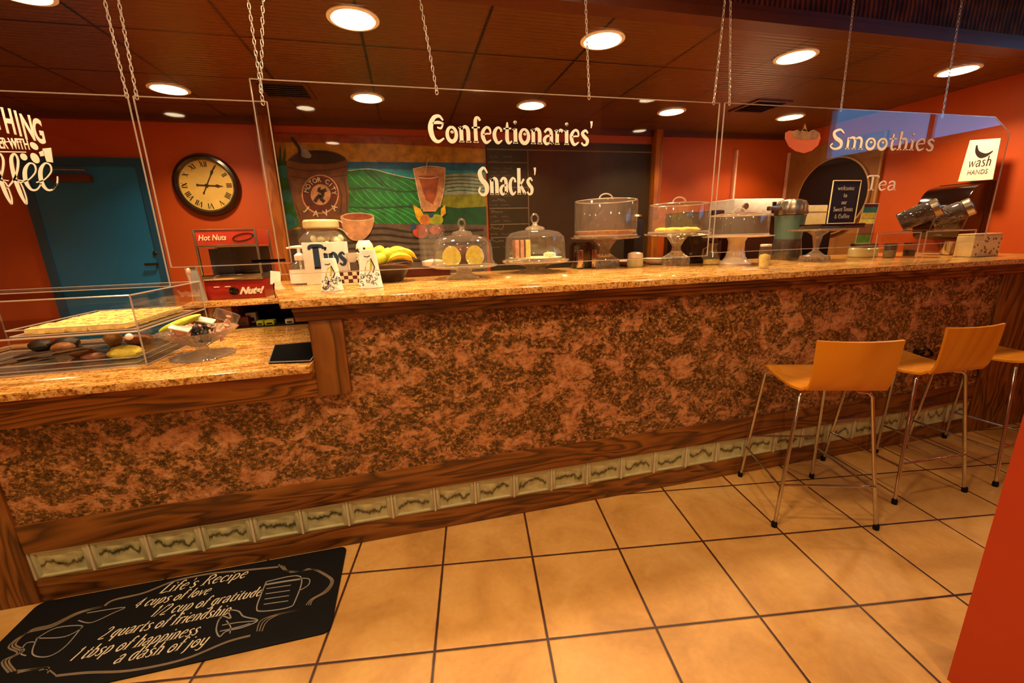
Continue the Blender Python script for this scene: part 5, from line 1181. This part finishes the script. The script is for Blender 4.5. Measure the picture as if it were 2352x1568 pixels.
mb = MB(); mb.tube([(w_*.58+.055*math.cos(a), -.003, H_-.045+.020*math.sin(a)+.010*math.cos(a)) for a in [2*PI*k/28 for k in range(28)]], .003, 5, True).build('oval_badge', 'dark_metal', hd)
fontmesh('Nuts!', .055, 'base_lettering', 'chalk', t, (w_*.12, -.002, .03), shear=.5, bold=.003)
MB().lathe([(.026, 0), (.022, .018), (.001, .02)], (-w_*.05, 0, .05), 24, R=RX).build('dial', 'black_gloss', t)
for i in range(2): MB().b2(-w_*.7+i*.06, -w_*.7+i*.06+.03, -.003, 0, .075, .080).build('switch_label', 'chalk', t, smooth=False)
mb = MB().b2(-.07, .05, .10, .20, .151, .30); tin_ = mb.build('blue_carton', 'navy', loc=((xl+xr)/2-w_*.45, y, zb)); tag(tin_, 'dark blue carton standing inside the nut warmer at the left', 'carton')
mb = MB().b2(-.004, .004, 0, .01, 0, .17); 
# clipboard behind left and cable stack
c = at(455, 640, Y=2.9); t2 = thing('clipboard', 'grey card leaning at the left side of the nut warmer', 'card', (c.x+.01, 2.84, zb)); MB().box((0, 0, .10), (.06, .008, .20), Matrix.Rotation(-.12, 3, 'Y')).build('card', 'chalk_grey', t2, smooth=False); MB().box((0, -.006, .20), (.03, .006, .012)).build('clip', 'chrome', t2, smooth=False)
# price tags stand near the slab corner
c = at(632, 655, Y=2.84); t2 = thing('card_stand', 'small white price card on a black stand right of the nut warmer', 'card stand', (c.x+.02, 2.80, zb)); MB().box((0, 0, .12), (.055, .006, .08), Matrix.Rotation(.15, 3, 'Y')).build('card', 'white', t2, smooth=False); MB().box((.006, .004, .045), (.05, .03, .09)).build('stand', 'dark_metal', t2, bevel=.006)
for i in range(3): pass
c = at(650, 672, Y=2.82)
t2 = thing('salt_shaker', 'small white shaker at the right edge of the back cabinet', 'shaker', (c.x-.025, 2.81, zb)); MB().lathe([(.018, 0), (.02, .01), (.014, .05), (.017, .06), (.001, .07)], n=20).build('body', 'white', t2); MB().lathe([(.0175, .058), (.012, .074), (.001, .076)], n=20).build('cap', 'brushed', t2)
# long thin stirrer rod standing left of the warmer
o = MB().tube([at(433, 622, Y=2.7), at(445, 700, Y=2.77), Vector((at(452, 720, Y=2.775).x, 2.775, 1.1005))], .004, 8).sphere(at(433, 622, Y=2.7), .010, (1, 1, 1.6)).build('straw_wand', 'white_vinyl_pink'); tag(o, 'thin pale rod standing upright between the door and the nut warmer', 'rod')
# little boxes in the cubby
for px, pb, pt, wpx, m_, lab in [(578, 716+24, 718, 24, 'ceramic', 'small white box upper in the cubby'), (560, 750, 728, 26, 'maroon', 'small maroon carton in the cubby'), (598, 750, 740, 16, 'food_lime', 'small yellow green packet in the cubby, left'), (620, 750, 737, 22, 'food_lime', 'small yellow green packet in the cubby, right'), (666, 746, 733, 20, 'ceramic', 'small white packet at the right of the cubby'), (540, 750, 734, 14, 'food_brown', 'small brown packet at the left of the cubby')]:
    yy = 2.80 if 'upper' not in lab else 2.92
    a, b_ = at(px-wpx/2, pb, Y=yy), at(px+wpx/2, pb, Y=yy); z1 = at(px, pt, Y=yy).z
    z1 = max(z1, .965) if 'upper' not in lab else max(z1, 1.0)
    t2 = thing('small_packet', lab, 'packet', ((a.x+b_.x)/2, yy, .9365), 0); ww = (b_.x-a.x)/2
    MB().b2(-ww, ww, 0, .05, 0, z1-.9365).build('packet', m_, t2, bevel=.003); MB().b2(-ww*.6, ww*.6, -.001, 0, (z1-.9365)*.2, (z1-.9365)*.55).build('label', 'dark_metal', t2, smooth=False)

# ------------------------------------------------------------------ lower counter: pastry case, sweets, pad
ZL = .9362
cx0, cx1, cy0, cy1, cz1 = -2.0, -1.105, 2.0, 2.60, 1.232
t = thing('pastry_case', 'clear acrylic two level pastry case with open front on the lower counter', 'display case', (0, 0, 0))
sh = MB(); sh.b2(cx1-.004, cx1, cy0, cy1, ZL, cz1).b2(cx0, cx1, cy1-.004, cy1, ZL, cz1).b2(cx0, cx0+.004, cy0, cy1, ZL, cz1); sh.build('walls', 'acrylic', t, smooth=False)
MB().b2(cx0, cx1, cy0, cy1, cz1, cz1+.004).build('lid', 'acrylic', t, smooth=False)
MB().b2(cx0, cx1, cy0, cy1, ZL, ZL+.005).build('floor', 'acrylic', t, smooth=False)
ed = MB()
def rod(a, b_, r=.0032): ed.tube([a, b_], r, 6)
for x in (cx0, cx1):
    for yy in (cy0, cy1): rod((x, yy, ZL), (x, yy, cz1+.004))
for z in (ZL+.003, cz1+.002):
    rod((cx0, cy0, z), (cx1, cy0, z)); rod((cx0, cy1, z), (cx1, cy1, z)); rod((cx0, cy0, z), (cx0, cy1, z)); rod((cx1, cy0, z), (cx1, cy1, z))
ed.build('polished_edges', 'acrylic_edge', t)
zs_ = 1.085
MB().b2(cx0+.004, cx1-.004, cy0, cy1-.004, zs_-.004, zs_).build('shelf', 'acrylic', t, smooth=False)
ed = MB(); rod((cx0, cy0, zs_), (cx1, cy0, zs_), .004); rod((cx1, cy0, zs_), (cx1, cy1, zs_), .0035); ed.build('shelf_edge', 'acrylic_edge', t)
MB().sphere((cx1-.03, cy0-.012, zs_-.018), .014).build('knob', 'ceramic', t)
def tray(x0, x1, y0, y1, z, name, label, mat='cover_plastic'):
    tt = thing(name, label, 'tray', ((x0+x1)/2, (y0+y1)/2, z)); hx, hy = (x1-x0)/2, (y1-y0)/2
    MB().b2(-hx, hx, -hy, hy, 0, .003).build('base', mat, tt, smooth=False); e_ = MB()
    for z_, k in ((.003, 1), (.028, 1.02)): e_.tube([(-hx*k, -hy*k, z_), (hx*k, -hy*k, z_), (hx*k, hy*k, z_), (-hx*k, hy*k, z_)], .0028, 6, True)
    e_.build('rim', 'acrylic_edge', tt); return tt
tray(-1.56, -1.13, 2.04, 2.54, zs_+.001, 'pastry_tray', 'clear tray on the upper shelf of the case, filled with golden bars')
tray(-1.93, -1.16, 2.04, 2.50, ZL+.0055, 'pastry_tray', 'clear tray on the bottom of the case, holding mixed pastries')
b0_ = None; k = 0
for i in range(5):
    for j in range(6):
        x, yv = -1.49+i*.073, 2.085+j*.078; rnd_ = random.Random(i*7+j)
        loc = (x+rnd_.uniform(-.004, .004), yv, zs_+.0045+.001)
        if b0_ is None:
            mb = MB().b2(-.034, .034, -.036, .036, 0, .026); b0_ = mb.build('pastry_bar', 'food_bar', loc=loc, bevel=.008); o = b0_
            mb2 = MB(); 
            for q_ in range(5): mb2.sphere((random.uniform(-.024, .024), random.uniform(-.026, .026), .026), .006, (1.4, 1, .5), 6, 4)
            mb2.build('topping', 'food_crust', b0_)
        else:
            o = b0_.copy(); COL.objects.link(o); c_ = b0_.children[0].copy(); COL.objects.link(c_); c_.parent = o; o.location = loc
        o.rotation_euler.z = rnd_.uniform(-.2, .2)+PI/2*((i*3+j*5) % 4)
        tag(o, 'golden square pastry bar on the upper tray of the case', 'pastry', 'golden bars on the upper tray')
zl2 = ZL+.009
def pastry(px, py, m_, r, ex, lab, name='pastry', up=0, zz=None):
    c = at(px, py, Z=zl2+.02); r *= .88; mb = MB().sphere((0, 0, r*ex[2]*.86), r, (ex[0]*.85, ex[1], ex[2]), 18, 10, amp=.16, seed=int(px)); o = mb.build(name, m_, loc=(c.x, min(max(c.y, 2.08), 2.47), zl2+up)); tag(o, lab, 'pastry', 'pastries on the lower tray')
pastry(290, 812, 'food_yellow', .07, (1.25, .7, .5), 'yellow glazed pastry at the front right of the lower tray')
pastry(320, 780, 'food_pink', .06, (1.4, .8, .5), 'pale brown round bun at the right of the lower tray')
pastry(265, 782, 'food_crust', .05, (1, .8, .9), 'upright tan pastry in the middle right of the lower tray')
pastry(215, 772, 'food_dark', .06, (1.2, .8, .6), 'dark chocolate muffin in the middle of the lower tray')
pastry(165, 775, 'food_dark', .055, (1.2, .8, .6), 'dark chocolate muffin left of the middle on the lower tray')
pastry(145, 800, 'food_crust_d', .05, (1.2, .8, .6), 'brown roll at the front left of the lower tray')
pastry(190, 808, 'food_crust_d', .045, (1.5, .8, .5), 'brown roll in the front middle of the lower tray')
pastry(215, 815, 'food_pink', .035, (1.8, .8, .5), 'pinkish iced roll at the front of the lower tray')
pastry(80, 816, 'food_dark', .05, (2.0, .8, .4), 'long dark eclair at the front left of the lower tray')
tg = MB(); a = at(30, 838, Z=ZL+.02); tg.tube([(a.x-.02, 2.02, zl2+.03), (a.x+.06, 2.05, zl2+.05), (a.x+.28, 2.10, zl2+.07)], .005, 8).tube([(a.x-.02, 2.02, zl2+.03), (a.x+.06, 2.06, zl2+.03), (a.x+.28, 2.12, zl2+.055)], .005, 8); tag(tg.build('serving_tongs', 'chrome'), 'metal serving tongs lying on the pastries in the lower tray', 'tongs')
# sweets bowl
p = at(468, 815, Z=ZL); p = Vector((p.x, 2.10, ZL)); p.x = at(468, 815, Y=2.10).x
t = thing('sweets_bowl', 'cut glass pedestal bowl filled with wrapped sweets beside the pastry case', 'bowl', p)
MB().lathe([(.118, 0), (.120, .004), (.105, .010), (.05, .018), (.024, .028), (.022, .045), (.05, .06), (.10, .085), (.142, .115), (.150, .122), (.138, .120), (.09, .09), (.03, .068), (.001, .066)], n=60, flute=.035, nf=30).build('bowl', 'crystal', t)
MB().tube([(.12*math.cos(a)*(1+.03*math.cos(15*a)), .12*math.sin(a)*(1+.03*math.cos(15*a)), .005) for a in [2*PI*k/90 for k in range(90)]], .004, 6, True).build('foot_rim', 'crystal', t)
sw = None; rnd = random.Random(11)
spots = [(rnd.uniform(-.085, .085), rnd.uniform(-.085, .085), rnd.uniform(.098, .135)) for _ in range(22)]
for i, (dx, dy, dz) in enumerate(spots):
    if sw is None:
        mb = MB().sphere((0, 0, 0), .016, (1.4, .9, .8), 10, 8); mb.tube([(-.020, 0, 0), (-.036, 0, 0)], [.003, .011], 8).tube([(.020, 0, 0), (.036, 0, 0)], [.003, .011], 8); sw = mb.build('wrapped_sweet', 'food_pink', loc=p+Vector((dx, dy, dz))); o = sw
        sw2 = None
    else: o = sw.copy(); COL.objects.link(o); o.location = p+Vector((dx, dy, dz)); o.rotation_euler = (rnd.random()*3, rnd.random()*3, rnd.random()*6)
    if i in (1,): o.data = o.data.copy(); o.data.materials[0] = MATS['food_dark']; sw2 = o.data
    elif i % 2 and i > 1: o.data = sw2
    tag(o, 'small twist wrapped sweet heaped in the cut glass bowl', 'sweet', 'wrapped sweets in the glass bowl')
gp = MB().sphere((0, 0, 0), .06, (1.5, .6, .28), 18, 10, Matrix.Rotation(-.35, 3, 'Y')); o = gp.build('green_packet', 'food_lime', loc=p+Vector((-.035, -.06, .165))); tag(o, 'bright green snack packet lying on top of the wrapped sweets', 'packet')
for dx, dy, dz, lab in ((-.02, -.10, .150, 'white sachet at the front of the glass bowl'), (.05, -.04, .168, 'white sachet on top of the glass bowl, right of the green packet')):
    o = MB().box((0, 0, 0), (.075, .035, .008), Matrix.Rotation(.3, 3, 'Y') @ Matrix.Rotation(.4, 3, 'X')).build('sachet', 'ceramic', loc=p+Vector((dx, dy, dz)), bevel=.003); tag(o, lab, 'sachet')
o = MB().box((0, 0, 0), (.09, .07, .045), Matrix.Rotation(.5, 3, 'Z') @ Matrix.Rotation(.5, 3, 'Y')).build('clear_wrapper', 'cover_plastic', loc=p+Vector((.11, .03, .17)), bevel=.006); tag(o, 'crinkled clear wrapper sticking up at the right of the glass bowl', 'wrapper')
# black pad by the step
a = [at(618, 836, Z=ZL), at(715, 832, Z=ZL), at(712, 789, Z=ZL), at(632, 796, Z=ZL)]
xe = -.43; pts = [(a[0].x, a[0].y, 0), (xe, a[1].y, 0), (xe, a[2].y, 0), (a[3].x, a[3].y, 0)]
tp_ = thing('counter_pad', 'flat black writing pad lying on the lower counter against the step', 'pad', (0, 0, ZL)); MB().poly(pts, (0, 0, 1), .008).build('pad', 'black_matte', tp_, bevel=.001)
mb = MB(); mb.tube([(x, y_, .008) for x, y_, _ in pts], .003, 6, True); mb.build('edge', 'chalk_grey', tp_)
scn.world = bpy.data.worlds.new('world'); scn.world.use_nodes = True
scn.world.node_tree.nodes['Background'].inputs[0].default_value = (.9, .7, .5, 1); scn.world.node_tree.nodes['Background'].inputs[1].default_value = .25
scn.view_settings.view_transform = 'Standard'; scn.view_settings.look = 'None'; scn.view_settings.exposure = 1.2; scn.view_settings.gamma = 1; scn.view_settings.use_curve_mapping = False
